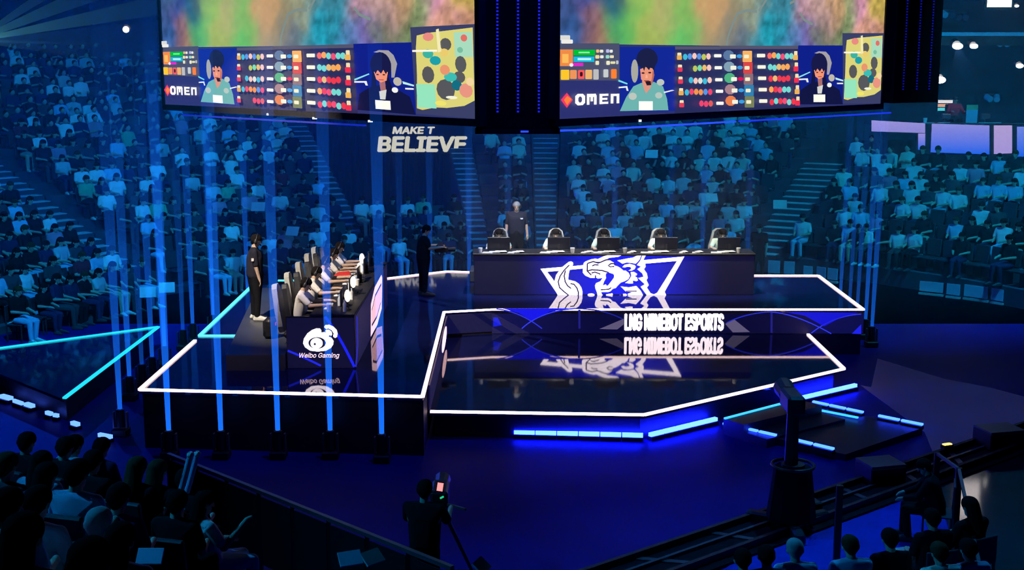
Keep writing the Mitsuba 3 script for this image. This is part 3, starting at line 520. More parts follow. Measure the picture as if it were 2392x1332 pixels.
p = on_z(790, 640, ZT); k = thing('jacket', 'red team jacket lying on the left desk past the middle player', 'jacket'); put(k, 'cloth', placed(tri(hull((V(-.16, -.1, .03), .03), (V(.15, -.05, .03), .03), (V(.1, .12, .06), .04), (V(-.1, .1, .05), .035), res=1)), mat4((-3.68, 27.6, ZT))), 'mat_red', True); put(k, 'sleeve', placed(tri(hull((V(.1, -.1, .02), .02), (V(.3, -.02, .02), .02), res=1)), mat4((-3.68, 27.6, ZT))), cloth('beige'), True)
coach = build(standing((((.02, .03, -.29), (0, .06, -.25)), ((.02, .03, -.29), (0, .06, -.25))), .05), 2, .6, 'short', 1.3, True, headset=True)
add_person(coach, mat4((-5.36, 26.43, ZR), -math.pi / 2 + .15, 1.03), 'standing coach in dark polo and white shoes on the riser behind the left team', 'charcoal', 'black', shoes='mat_white_shoe', eyes=True)
k = thing('sleeve_patch', 'small white patch on the sleeve of the standing coach', 'badge'); put(k, None, obox((.05, .012, .06), (-5.34, 26.12, ZR + 1.33), rz=.1), 'mat_white_plastic')
p = on_z(643, 768, ZR); k = thing('paper_cup', 'white cup standing on the riser floor near the coach', 'cup'); put(k, 'wall', placed(trimesh.creation.cylinder(.05, .1, sections=16), mat4((-4.45, 25.75, ZR + .05))), 'mat_white_plastic'); put(k, 'lid', placed(trimesh.creation.cylinder(.053, .012, sections=16), mat4((-4.45, 25.75, ZR + .107))), 'mat_white_plastic')
k = thing('backpack', 'black and red bag behind the chair of the nearest left player', 'bag'); put(k, 'sack', obox((.25, .3, .4), (-4.75, 24.7, ZR + .2), bev=.06), 'mat_black', 40); put(k, 'stripe', obox((.02, .2, .06), (-4.62, 24.7, ZR + .3)), 'mat_red')
cam = build(standing((((.03, .12, -.22), (-.03, .26, .02)), ((.03, .12, -.22), (-.03, .26, .02))), .2), 2, .5, 'short', 1.35, True)
add_person(cam, mat4((-2.16, 30.95, ZD), -math.pi / 2 + .1, .98), 'camera operator in black standing on the stage beside the far end of the left desk', 'black', 'black')
k = thing('video_camera', 'handheld video camera held by the operator in black on the stage', 'camera'); M = mat4((-1.72, 30.9, ZD + 1.14), .1)
put(k, 'body', placed(obox((.32, .14, .14), (0, 0, 0), bev=.02), M), 'mat_black'); put(k, 'lens', placed(tube((.16, 0, 0), (.34, 0, 0), .05, .06), M), 'mat_black'); put(k, 'viewfinder', placed(obox((.12, .02, .1), (-.02, -.06, .15)), M), 'mat_grey_metal'); put(k, 'handle', placed(cat(tube((-.1, 0, .07), (-.1, 0, .12), .012), tube((-.1, 0, .12), (.1, 0, .12), .012), tube((.1, 0, .12), (.1, 0, .07), .012)), M), 'mat_black')

# ------------------------------------------------------------------ the hanging screens over the stage
ZB = 5.79
RN, RX = V(.75, 21, 0), V(1, 1, 0) / math.sqrt(2)
RNRM = V(1, -1, 0) / math.sqrt(2)
def on_right(u, v): p = on_plane(u, v, RN, RNRM); return V(np.dot(p - RN, RX), p[2])
RLEN = on_right(2063, 100)[0]
LNp, LXd, LNRM = V(-.58, 21, 0), V(1, -1, 0) / math.sqrt(2), V(-1, -1, 0) / math.sqrt(2)
LLEN = -np.dot(on_plane(380, 100, LNp, LNRM) - LNp, LXd)
ZTOP = 11.5
A_ = lambda x, y: on_right(1295 + x * .2102, y * .2102)
B_ = lambda x, y: on_right(1680 + x * .2102, y * .2102)
GAME = [(1310, 20, 60, 80, 130), (1330, 60, 40, 90, 150), (1370, 20, 80, 80, 140), (1400, 10, 30, 70, 140), (1385, 60, 120, 80, 100), (1400, 90, 175, 115, 90), (1370, 95, 110, 90, 110), (1440, 30, 30, 100, 130), (1465, 8, 60, 80, 100), (1430, 80, 70, 170, 100),
        (1480, 60, 90, 180, 90), (1500, 20, 150, 190, 90), (1530, 80, 160, 180, 90), (1560, 40, 180, 170, 110), (1590, 30, 120, 180, 90), (1600, 90, 90, 190, 100), (1650, 30, 205, 160, 110), (1635, 75, 170, 150, 110), (1680, 80, 130, 130, 120), (1700, 40, 150, 140, 110),
        (1740, 20, 150, 150, 120), (1720, 95, 90, 110, 130), (1760, 60, 40, 140, 160), (1800, 80, 30, 150, 170), (1850, 60, 30, 150, 175), (1830, 20, 60, 130, 150), (1870, 90, 70, 120, 170), (1890, 97, 115, 95, 165), (1880, 30, 170, 130, 150), (1910, 12, 205, 165, 160),
        (1930, 60, 150, 120, 120), (1955, 20, 190, 150, 110), (1960, 85, 110, 130, 90), (1990, 50, 140, 160, 110), (2020, 30, 205, 140, 170), (2040, 68, 205, 150, 120), (2052, 8, 190, 165, 80), (1925, 98, 100, 120, 90), (1500, -70, 120, 150, 90), (1700, -90, 130, 150, 110), (1900, -90, 90, 120, 110), (1350, -80, 60, 90, 130), (2040, -80, 130, 150, 90)]
gp = np.array([[*on_right(u, v), *lin(r, g_, b_)] for u, v, r, g_, b_ in GAME])
ZH = on_right(1700, 107)[1]
def game_colour(x, y):
    f_ = lambda s, k: meshkit.fbm(np.stack([x * s, y * s, x * 0 + k], 1), 3) - .5
    q = np.stack([x + .9 * f_(1.1, 3) + .25 * f_(4.5, 6), y + .7 * f_(1.1, 9) + .2 * f_(4.5, 13)], 1)
    d2 = ((q[:, None] - gp[None, :, :2]) ** 2).sum(-1); w = np.exp(-d2 / .10) + 1e-3 / (d2 + .05) ** 2; w /= w.sum(1, keepdims=True); c = w @ gp[:, 2:]
    n = f_(7.0, 21); rough = np.clip((x - 4.6) * .8, 0, 1) + np.clip((1.6 - x) * .8, 0, 1)
    return np.maximum(c * (1 + (.25 + .9 * rough) * n)[:, None], 0) * 1.02
r = lambda f, x0, y0, x1, y1: [f(x0, y0), f(x1, y0), f(x1, y1), f(x0, y1)]
L3 = lambda *c: lin(*c)
def rr(f, x0, y0, x1, y1, k=.3): return Polygon(r(f, x0, y0, x1, y1)).buffer(-.02).buffer(.02)
PANELS = [(r(A_, 22, 890, 1340, 1310), L3(44, 50, 112)), (r(A_, 35, 482, 720, 895), L3(74, 80, 108)), (r(A_, 1335, 515, 1840, 1265), L3(38, 44, 92)), (r(B_, 0, 508, 872, 1215), L3(38, 44, 92)), (r(B_, 0, 508, 872, 545), L3(84, 84, 108)), (r(A_, 1335, 515, 1840, 550), L3(84, 84, 108)), (r(B_, 1366, 368, 1824, 1150), L3(58, 64, 102))]
CAMS = [(r(A_, 722, 522, 1335, 1235), L3(18, 40, 150)), (r(B_, 872, 505, 1368, 1160), L3(16, 32, 138))]
el = lambda f, cx, cy, rx, ry, n=20: [f(cx + rx * math.cos(t), cy + ry * math.sin(t)) for t in np.linspace(0, 2 * math.pi, n, endpoint=False)]
PLAYER1 = [(el(A_, 885, 790, 40, 130), L3(170, 170, 160)), ([A_(*p) for p in [(720, 1235), (790, 1080), (870, 960), (960, 920), (1100, 910), (1200, 960), (1245, 1100), (1260, 1225)]], L3(110, 180, 175)), ([A_(*p) for p in [(965, 900), (1085, 900), (1060, 980), (1010, 1040), (985, 980)]], L3(225, 150, 130)),
           (el(A_, 1022, 655, 118, 120), L3(26, 32, 70)), ([A_(*p) for p in [(945, 770), (1000, 745), (1090, 760), (1100, 830), (1080, 930), (1010, 945), (955, 880)]], L3(238, 150, 120)), ([A_(*p) for p in [(1000, 905), (1060, 900), (1070, 945), (1020, 950)]], L3(40, 25, 40)),
           (r(A_, 930, 1125, 1085, 1225), L3(255, 255, 250)), ([A_(*p) for p in [(705, 885), (805, 925), (800, 940), (700, 905)]], L3(120, 225, 230)), ([A_(*p) for p in [(705, 965), (800, 955), (815, 1010), (795, 1010), (785, 975), (705, 982)]], L3(235, 240, 240)), ([A_(*p) for p in [(1205, 1020), (1300, 998), (1325, 1005), (1210, 1036)]], L3(235, 240, 240)), (el(A_, 1170, 915, 42, 36), L3(190, 200, 190)), (el(A_, 860, 1070, 45, 40), L3(190, 200, 190)), (el(A_, 1150, 1060, 40, 35), L3(180, 200, 190))]
PLAYER2 = [([B_(*p) for p in [(1050, 590), (1100, 570), (1180, 575), (1220, 620), (1245, 700), (1215, 830), (1190, 830), (1195, 700), (1170, 630), (1100, 600)]], L3(165, 160, 165)), ([B_(*p) for p in [(875, 1160), (900, 1000), (1000, 930), (1100, 900), (1220, 930), (1330, 1000), (1366, 1160)]], L3(18, 22, 66)), (el(B_, 1105, 720, 90, 130), L3(24, 26, 72)), ([B_(*p) for p in [(1030, 760), (1010, 950), (1060, 960), (1060, 760)]], L3(20, 22, 66)), ([B_(*p) for p in [(1150, 760), (1200, 950), (1150, 970), (1130, 780)]], L3(20, 22, 66)),
           ([B_(*p) for p in [(1085, 860), (1135, 860), (1140, 960), (1095, 980)]], L3(170, 110, 110)), ([B_(*p) for p in [(1045, 780), (1110, 752), (1165, 780), (1150, 860), (1100, 880), (1060, 850)]], L3(245, 150, 115)), (r(B_, 1040, 1050, 1170, 1135), L3(255, 255, 240)), ([B_(*p) for p in [(1080, 965), (1145, 945), (1130, 1040), (1085, 1040)]], L3(215, 215, 210)), ([B_(*p) for p in [(862, 855), (1000, 795), (1004, 806), (866, 872)]], L3(140, 230, 235)), ([B_(*p) for p in [(862, 876), (975, 870), (985, 915), (965, 915), (955, 888), (862, 892)]], L3(235, 240, 240)), (el(B_, 1240, 865, 34, 40), L3(190, 185, 170)), (el(B_, 1215, 945, 26, 26), L3(245, 245, 240)), ([B_(*p) for p in [(1280, 860), (1370, 890), (1368, 905), (1285, 885)]], L3(190, 240, 235)), (r(B_, 1300, 920, 1366, 935), L3(240, 245, 245))]
ICONS = [(r(A_, 55, 550, 200, 735), L3(240, 140, 70)), (r(A_, 80, 600, 150, 700), L3(255, 190, 90)), (r(A_, 205, 552, 445, 618), L3(0, 190, 50)), (r(A_, 260, 575, 385, 592), L3(150, 240, 170)), (r(A_, 205, 628, 435, 688), L3(20, 190, 220)), (r(A_, 250, 645, 400, 670), L3(190, 245, 250)), (r(A_, 195, 698, 312, 735), L3(225, 40, 200)), (el(A_, 180, 722, 22, 20), L3(255, 240, 240))]
for x, y, w, h_, c in [(455, 550, 34, 36, (245, 190, 120)), (495, 552, 40, 34, (235, 235, 215)), (565, 548, 36, 38, (190, 190, 235)), (605, 552, 34, 34, (230, 235, 225)), (445, 612, 45, 40, (240, 220, 150)), (497, 614, 40, 34, (235, 235, 225)), (560, 612, 40, 38, (150, 220, 200)), (605, 614, 45, 32, (235, 225, 190)), (445, 676, 40, 46, (235, 230, 190)), (490, 682, 60, 24, (230, 225, 160)), (565, 676, 40, 46, (240, 235, 200)), (610, 682, 55, 28, (230, 225, 170)), (672, 672, 28, 42, (190, 195, 200)),
                      (58, 775, 95, 112, (255, 200, 40)), (160, 778, 75, 100, (240, 150, 90)), (250, 778, 70, 100, (250, 90, 90)), (270, 800, 30, 50, (60, 20, 30)), (330, 775, 75, 105, (240, 180, 110)), (418, 770, 60, 115, (190, 190, 190)), (530, 770, 55, 90, (200, 205, 205)), (615, 768, 62, 105, (255, 130, 50)),
                      (35, 392, 125, 55, (220, 220, 215)), (60, 440, 130, 45, (240, 238, 230)), (75, 415, 40, 25, (190, 170, 120))]:
    ICONS.append((rr(A_, x, y, x + w, y + h_), L3(*c)))
ICONS.append(([A_(55, 1110), A_(122, 1030), A_(188, 1110), A_(122, 1200)], L3(245, 60, 100))); ICONS.append(([A_(90, 1110), A_(125, 1065), A_(175, 1100), A_(125, 1170)], L3(255, 130, 60)))
ir = random.Random(11); PAL = [(235, 190, 110), (60, 190, 220), (230, 90, 90), (120, 220, 170), (245, 150, 80), (225, 225, 215), (240, 70, 110), (190, 200, 90), (250, 200, 190), (90, 150, 230)]; REDS = [(240, 60, 80), (250, 110, 100), (235, 190, 120), (245, 80, 120), (120, 220, 210), (250, 170, 90)]
for q in range(5):
    ya, yb = 590 + q * 133 - (q > 2) * 5, 590 + q * 126
    ICONS.append((rr(A_, 1350, ya - 5, 1395, ya + 40), L3(240, 230, 190))); ICONS.append((rr(A_, 1345, ya + 25, 1400, ya + 75), L3(*((235, 175, 90) if q % 3 == 0 else (230, 60, 90)))))
    for i in range((6, 4, 5, 6, 3)[q]): ICONS.append((el(A_, 1695 - i * 52, ya + 38 + ir.uniform(-8, 8), 26, 36, 8), L3(*ir.choice(PAL))))
    ICONS.append((rr(A_, 1755, ya + 12, 1838, ya + 48), L3(250, 250, 240))); ICONS.append((rr(B_, 400, yb + 8, 492, yb + 48), L3(250, 248, 225)))
    ICONS.append((el(B_, 85, yb + 25, 62, 58, 10), L3(*((90, 120, 160), (130, 160, 180), (80, 180, 130), (170, 130, 140), (235, 130, 80))[q]))); ICONS.append((rr(B_, 100, yb + 15, 165, yb + 60), L3(245, 245, 225)))
    ICONS.append((el(B_, 205, yb + 35, 34, 22, 8), L3(*((230, 20, 80) if q == 2 else (60, 160, 225))))); ICONS.append((rr(B_, 240, yb - 25, 345, yb + 100), L3(*((250, 180, 100), (220, 70, 70), (140, 110, 120), (50, 130, 180), (120, 130, 90))[q]))); ICONS.append((rr(B_, 255, yb + 18, 310, yb + 58), L3(248, 240, 205)))
    for i in range(6 if q in (0, 4) else 5): ICONS.append((el(B_, 540 + i * 48, yb + 32 + ir.uniform(-8, 8), 27, 36, 8), L3(*ir.choice(REDS))))
    ICONS.append((rr(B_, 810, yb - 22, 848, yb + 30), L3(245, 225, 180))); ICONS.append((rr(B_, 798, yb + 22, 852, yb + 78), L3(*((240, 180, 90) if q in (0, 3) else (240, 50, 80)))))
PLAYER1 += [(el(A_, 975, 812, 17, 9), L3(60, 30, 40)), (el(A_, 1048, 808, 17, 9), L3(60, 30, 40)), (r(A_, 985, 893, 1040, 903), L3(150, 60, 60)), ([A_(1078, 775), A_(1100, 830), A_(1078, 930), A_(1060, 930), A_(1075, 850)], L3(190, 105, 90)), ([A_(1005, 830), A_(1020, 830), A_(1026, 868), A_(1000, 868)], L3(250, 175, 145)), ([A_(960, 720), A_(985, 790), A_(1000, 735), A_(1040, 780), A_(1060, 735), A_(1095, 790), A_(1110, 700)], L3(26, 32, 70))]
PLAYER2 += [([B_(1040, 745), B_(1060, 800), B_(1080, 760), B_(1108, 795), B_(1130, 758), B_(1150, 800), B_(1175, 745)], L3(24, 26, 72)), (el(B_, 1078, 805, 11, 6), L3(70, 30, 40)), (el(B_, 1132, 805, 11, 6), L3(70, 30, 40)), (r(B_, 1085, 850, 1128, 857), L3(170, 60, 60))]
MAPP = [([B_(*p) for p in [(1412, 445), (1500, 425), (1810, 395), (1800, 700), (1790, 1000), (1720, 1050), (1600, 1078), (1520, 1080), (1420, 1112), (1378, 1100), (1395, 800), (1400, 560)]], L3(222, 212, 120)), (r(B_, 1680, 430, 1800, 640), L3(170, 220, 190)), (r(B_, 1385, 880, 1525, 1090), L3(150, 230, 190))]
for x, y, a, b_, c in [(1620, 530, 40, 55, (90, 90, 90)), (1480, 795, 45, 75, (88, 88, 90)), (1715, 700, 38, 70, (88, 90, 92)), (1600, 920, 65, 90, (86, 88, 92)), (1700, 810, 40, 50, (90, 90, 92)), (1540, 670, 40, 40, (30, 160, 170)), (1490, 610, 40, 40, (60, 180, 160)), (1640, 810, 45, 40, (60, 190, 180)), (1680, 880, 35, 45, (20, 110, 130)), (1605, 750, 35, 45, (235, 150, 110)), (1500, 460, 40, 38, (235, 140, 130)), (1750, 480, 22, 30, (230, 110, 100)), (1740, 920, 45, 60, (235, 150, 130)), (1770, 845, 25, 35, (245, 215, 160)), (1610, 600, 30, 35, (235, 205, 110)), (1560, 1040, 40, 22, (240, 230, 110)), (1640, 985, 40, 14, (245, 245, 220)), (1720, 580, 20, 25, (120, 190, 160))]:
    MAPP.append((el(B_, x, y, a, b_, 12), L3(*c)))
MAPP += [(r(B_, 1375, 575, 1560, 592), L3(255, 250, 235)), ([B_(1562, 400), B_(1582, 392), B_(1590, 590), B_(1566, 600)], L3(245, 235, 180))]
def hang_screen(label, o, ex, scale, nrm, length):
    t = thing('hanging_screen', label, 'screen', 'giant screens'); E2 = V(*ex)
    def P3(s, z, d): return o + E2 * s + V(0, 0, z) + nrm * d
    def slab(s0, s1, z0, z1, d0, d1): return flat([(s0, z0), (s1, z0), (s1, z1), (s0, z1)], o + nrm * d0, ex, EZ, d1 - d0)
    put(t, 'bezel', cat(slab(-.08, length + .10, ZB - .12, ZB, -.3, .03), slab(-.10, 0, ZB, ZTOP, -.3, .03), slab(length, length + .10, ZB, ZTOP, -.3, .03)), 'mat_black')
    put(t, 'cabinet', slab(-.08, length + .08, ZB - .1, ZTOP + .2, -1.2, -.02), 'mat_black_matte')
    led_grid(t, 'game_view', 0, length, ZH - .06, ZTOP, 190, 150, lambda x, y: game_colour(x / scale, y), o + nrm * .0, ex, EZ, 1.0, 'bright game landscape picture')
    foam = [thick([on_right(*p) * V(scale, 1) for p in pts], .05) for pts in ([(1697, 106), (1701, 84), (1710, 60), (1722, 32), (1745, 24), (1768, 27)], [(1772, 25), (1782, 12), (1792, -4)], [(1868, 30), (1878, 46), (1898, 57)], [(1845, 8), (1856, 2)])]
    led(t, 'river_foam', [(p, lin(190, 215, 210, .4)) for p in foam], o + nrm * .002, ex, EZ, 0, 'pale foam lines', .001)
    sc = lambda L: [(Polygon([(a * scale, b) for a, b in (p.exterior.coords if isinstance(p, Polygon) else p)]), c) for p, c in L]
    clip = Polygon([(0.005, ZB), (length - .005, ZB), (length - .005, ZTOP), (.005, ZTOP)])
    def part(name, L, d, lab): led(t, name, [(q, c) for q, c in ((p.buffer(0).intersection(clip), c) for p, c in sc(L)) if q.area > 1e-6 and q.geom_type in ('Polygon', 'MultiPolygon')], o + nrm * d, ex, EZ, .1, lab, .001)
    put(t, 'panel_base', slab(0, length, ZB, ZH, -.004, .001), 'mat_black', **glow(lin(46, 52, 112)))
    for i, (p, c) in enumerate(PANELS): part('stat_panel', [(p, c)], .002 + .0012 * i, 'dark blue statistics panel')
    for i, (p, c) in enumerate(CAMS): part('camera_view', [(p, c)], .012, 'blue player camera view')
    layered = lambda L, d, name, lab: [part(name, [(p, c)], d + .0012 * i, lab) for i, (p, c) in enumerate(L)]
    def stack(name, L, d, lab):
        ms, cs = [], []
        for i, (p, c) in enumerate(sc(L)):
            q = p.buffer(0).intersection(clip)
            if q.area < 1e-6: continue
            m = flat(q, o + nrm * (d + .0006 * i), ex, EZ, .0005); ms.append(m); cs.append(np.tile(c, (len(m.vertices), 1)))
        put(t, name, cat(*ms), 'mat_black', color=np.vstack(cs), label=lab, kind='stuff' if name == 'icon_pattern' else None, **glow_vc(.1))
    stack('player_portrait', PLAYER1, .014, 'player with dark hair in mint jersey'); stack('player_portrait', PLAYER2, .014, 'player with long dark hair in navy jacket')
    stack('icon_pattern', ICONS, .013, 'rows of small coloured game icons'); stack('mini_map', MAPP, .013, 'yellow green mini map')
    a, b = A_(200, 1165), A_(692, 1040)
    tx = []
    x0s = [(200, 312, 'O'), (330, 440, 'M'), (470, 570, 'E'), (595, 692, 'n')]
    for xa, xb, ch in x0s:
        pa, pb = A_(xa, 1172 - (xa - 200) * .055), A_(xb, 1040); w, h2 = (pb[0] - pa[0]), pb[1] - pa[1]; k_ = .26
        P0 = lambda pts: Polygon([(pa[0] + x * w, pa[1] + y * h2) for x, y in pts])
        g_ = {'O': Polygon([(.25, 0), (.75, 0), (1, .2), (1, .8), (.75, 1), (.25, 1), (0, .8), (0, .2)], [[(.42, .25), (.58, .25), (.68, .38), (.68, .62), (.58, .75), (.42, .75), (.32, .62), (.32, .38)]]),
              'M': Polygon([(0, 0), (.27, 0), (.27, .7), (.37, .7), (.37, .3), (.63, .3), (.63, .7), (.73, .7), (.73, 0), (1, 0), (1, .8), (.9, 1), (0, 1)]), 'E': Polygon([(0, 0), (1, 0), (1, .22), (.32, .22), (.32, .4), (.9, .4), (.9, .6), (.32, .6), (.32, .78), (1, .78), (1, 1), (0, 1)]), 'n': Polygon([(0, 0), (.32, 0), (.32, .76), (.68, .76), (.68, 0), (1, 0), (1, 1), (0, 1)])}[ch]
        from shapely import affinity
        tx.append(affinity.affine_transform(g_, [w * scale, 0, 0, h2, pa[0] * scale, pa[1]]))
    led(t, 'lettering', [(p, lin(255, 252, 240, 1.1)) for p in tx], o + nrm * .06, ex, EZ, .1, 'white lettering OMEN', .001)
    return t
hang_screen('giant hanging screen on the right half showing a game and two players', V(RN[0], RN[1], 0), tuple(RX), 1.0, RNRM, RLEN)
hang_screen('giant hanging screen on the left half showing a game and two players', LNp - LXd * LLEN, tuple(LXd), LLEN / RLEN, LNRM, LLEN)
t = thing('screen_corner_column', 'black corner column between the two giant screens with three dotted blue light lines', 'column')
put(t, 'body', box(-.54, .71, 21.02, 22.0, ZB - .16, ZTOP), 'mat_black_matte')
put(t, 'tray', box(-.60, .78, 20.98, 22.2, ZB - .24, ZB - .165), 'mat_black')
for u in (1162, 1210, 1259):
    x = on_y(u, 150, 21.0)[0]
    m = cat(*[obox((.035, .012, .028), (x, 21.01, z)) for z in np.arange(ZB + .12, ZTOP, .055)]); put(t, 'led_line', m, 'mat_black', label='dotted blue light line', kind='stuff', **glow(lin(30, 40, 255, .8)))
t = thing('screen_side_column', 'black side column at the right end of the right giant screen with faint blue light lines', 'column')
ce0, ce1 = V(8.42, 28.65), V(9.62, 29.3); cd = (ce1 - ce0) / np.linalg.norm(ce1 - ce0); cn = V(cd[1], -cd[0])
put(t, 'body', prism([tuple(ce0), tuple(ce1), tuple(ce1 - cn * 1.2), tuple(ce0 - cn * 1.2)], ZB, ZTOP), 'mat_black_matte')
for f_ in (.2, .5, .78):
    p = ce0 + (ce1 - ce0) * f_ + cn * .01; put(t, 'led_line', cat(*[obox((.04, .012, .03), (p[0], p[1], z), rz=math.atan2(cd[1], cd[0])) for z in np.arange(ZB + .3, ZTOP, .06)]), 'mat_black', label='faint blue light line', kind='stuff', **glow(lin(16, 22, 180, .6)))
t = thing('screen_underside', 'black underside frame with blue light strips below the corner of the giant screens', 'frame')
put(t, 'frame', cat(bar((-.6, 22.2, ZB + .05), (-5.2, 26.8, ZB + .05), .5, .12), bar((.8, 22.2, ZB + .05), (8.2, 29.6, ZB + .05), .5, .12)), 'mat_black')
for q, (a, b) in enumerate([((.15, 20.95), (1.5, 21.6)), ((1.55, 21.7), (4.2, 24.35)), ((4.3, 24.45), (8.3, 28.4)), ((-6.9, 27.2), (-2.6, 22.9))]):
    put(t, 'light_strip', bar((a[0], a[1], ZB - .20), (b[0], b[1], ZB - .20), .05, .03), 'mat_black', label='blue light strip', **glow(lin(30, 60, 255, (2.0, 2.0, .9, .5)[q]), .2))
for u, v in ((865, 283), (735, 276), (628, 267)):
    p = on_plane(u, v, LNp, LNRM); k = thing('downlight', f'tiny white spotlight under the left giant screen, {["nearest to the corner", "middle one", "far one"][(865, 735, 628).index(u)]}', 'spotlight', 'spotlights under the left giant screen')
    put(k, 'housing', tube(p + V(0, .02, .02), p + V(0, .02, .12), .05), 'mat_black'); put(k, 'lens', tube(p + V(0, 0, -.02), p + V(0, 0, .019), .045), 'mat_black', **glow((1.2, 1.3, 1.6)))
for u, v in ((1492, 282),):
    p = on_plane(u, v, RN, RNRM); k = thing('downlight', 'tiny white spotlight under the right giant screen', 'spotlight'); put(k, 'housing', tube(p + V(0, .02, .02), p + V(0, .02, .1), .05), 'mat_black'); put(k, 'lens', tube(p + V(0, 0, -.02), p + V(0, 0, .019), .05), 'mat_black', **glow((1.2, 1.3, 1.6)))
# sign over the tunnel
t = thing('slogan_sign', 'pale bold slogan sign over the dark tunnel, upper line MAKE T, lower line BELIEVE', 'sign')
b0, b1 = on_y(883, 353, 50.0), on_y(1092, 353, 50.0); zc = b0[2]
put(t, 'lettering', upright(lettering('BELIEVE', .54, b1[0] - b0[0] - .1, .02, .12, fat=.03), (b0[0], 50.0, zc), EX, EZ), 'mat_black', **glow(lin(225, 220, 190, 1.0)))
b2, b3 = on_y(917, 312, 50.0), on_y(1016, 312, 50.0); put(t, 'lettering', upright(lettering('MAKE T', .25, b3[0] - b2[0] - .06, .02, .2, fat=.015), (b2[0], 50.0, b2[2]), EX, EZ), 'mat_black', **glow(lin(225, 220, 195, 1.0)))
put(t, 'board', box(b0[0] - .1, b1[0] + .15, 50.04, 50.09, zc - .12, zc + 1.1), 'mat_curtain')

# ------------------------------------------------------------------ upright light beams painted as fading glow shells; the floor lamps emit nothing
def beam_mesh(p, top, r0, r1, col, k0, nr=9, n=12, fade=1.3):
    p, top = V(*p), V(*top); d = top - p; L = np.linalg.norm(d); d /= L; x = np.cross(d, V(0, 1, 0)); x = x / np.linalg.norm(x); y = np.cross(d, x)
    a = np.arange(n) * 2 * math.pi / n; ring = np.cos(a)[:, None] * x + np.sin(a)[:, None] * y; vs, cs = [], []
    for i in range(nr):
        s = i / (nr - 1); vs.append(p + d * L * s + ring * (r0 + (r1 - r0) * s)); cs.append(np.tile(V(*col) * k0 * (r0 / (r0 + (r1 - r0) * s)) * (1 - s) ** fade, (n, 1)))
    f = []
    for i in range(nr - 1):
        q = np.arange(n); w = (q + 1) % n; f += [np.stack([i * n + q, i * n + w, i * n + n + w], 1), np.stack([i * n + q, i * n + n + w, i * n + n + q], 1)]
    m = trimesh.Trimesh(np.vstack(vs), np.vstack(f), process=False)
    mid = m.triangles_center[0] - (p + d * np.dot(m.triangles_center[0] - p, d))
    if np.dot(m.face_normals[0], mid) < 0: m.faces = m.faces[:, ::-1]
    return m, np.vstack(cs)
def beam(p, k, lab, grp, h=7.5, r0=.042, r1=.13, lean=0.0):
    t = thing('beam_glow_shell', 'upright glow shell as blue beam, ' + lab, 'light beam', grp); top = V(*p) + V(lean, 0, h)
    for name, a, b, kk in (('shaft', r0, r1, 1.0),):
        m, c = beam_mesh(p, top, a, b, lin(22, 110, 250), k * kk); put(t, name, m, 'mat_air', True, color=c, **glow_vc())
    s = thing('beam_lamp', 'black floor lamp under a blue beam, ' + lab, 'spotlight', 'beam lamps on the floor'); q = V(*p)
    put(s, 'base', obox((.28, .28, .14), (q[0], q[1], .07 if q[2] < .8 else q[2] - .41), bev=.02), 'mat_black')
    z0 = .14 if q[2] < .8 else q[2] - .34
    put(s, 'yoke', cat(obox((.265, .1, .02), (q[0], q[1], z0 + .01)), obox((.025, .1, q[2] - z0 - .06), (q[0] - .12, q[1], (q[2] + z0 - .06) / 2)), obox((.025, .1, q[2] - z0 - .06), (q[0] + .12, q[1], (q[2] + z0 - .06) / 2))), 'mat_grey_metal'); put(s, 'head', tube((q[0], q[1], z0 + .02), (q[0], q[1], q[2] - .01), .085, .075), 'mat_black')
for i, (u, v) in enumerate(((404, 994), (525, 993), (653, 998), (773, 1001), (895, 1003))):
    p = on_z(u, v, .5); beam((p[0], min(p[1], 21.2 if i < 4 else 21.0), .5), 1.15, f'{ordn(i)} from the left before the front platform', 'beam glow shells in front of the stage')
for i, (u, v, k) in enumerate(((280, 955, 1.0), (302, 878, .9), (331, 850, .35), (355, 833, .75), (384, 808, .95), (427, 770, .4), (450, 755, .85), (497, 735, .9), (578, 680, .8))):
    p = on_z(u, v, .5); beam(p, k * .75, f'{ordn(i)} from the front along the left edge', 'beam glow shells left of the stage', r1=.15)
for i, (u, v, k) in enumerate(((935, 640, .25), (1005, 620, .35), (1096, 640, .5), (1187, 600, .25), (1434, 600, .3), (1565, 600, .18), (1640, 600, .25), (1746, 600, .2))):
    p = on_y(u, v, 35.2); beam((p[0], 35.2, .5), k, f'faint, {ordn(i)} from the tunnel behind the stage', 'beam glow shells behind the stage', r1=.15)
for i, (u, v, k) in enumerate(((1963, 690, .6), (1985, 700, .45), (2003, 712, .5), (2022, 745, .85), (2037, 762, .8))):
    p = on_z(u, v, .5); beam(p, k * .6, f'{ordn(i)} of the cluster at the right stage end', 'beam glow shells right of the stage', r0=.04, r1=.12, lean=.1)

# ------------------------------------------------------------------ spot lamps, and haze cones painted as glow shells, at the hall top
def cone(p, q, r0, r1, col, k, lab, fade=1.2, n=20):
    t = thing('beam_glow_shell', lab, 'light beam'); m, c = beam_mesh(p, q, r0, r1, col, k, 10, n, fade); put(t, 'shaft', m, 'mat_air', True, color=c, **glow_vc()); return t
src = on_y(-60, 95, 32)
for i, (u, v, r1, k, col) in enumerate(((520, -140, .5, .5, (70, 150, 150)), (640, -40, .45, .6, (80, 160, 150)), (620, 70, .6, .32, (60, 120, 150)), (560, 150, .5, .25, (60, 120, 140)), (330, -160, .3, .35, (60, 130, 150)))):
    cone(src, on_y(u, v, 40), .03, r1, lin(*col), k, f'grey green slanting glow shell as beam at the upper left, {ordn(i)} of the fan')
k = thing('ceiling_spot', 'bright white ceiling spotlight to the left of the left giant screen', 'spotlight'); p = on_y(294, 69, 48)
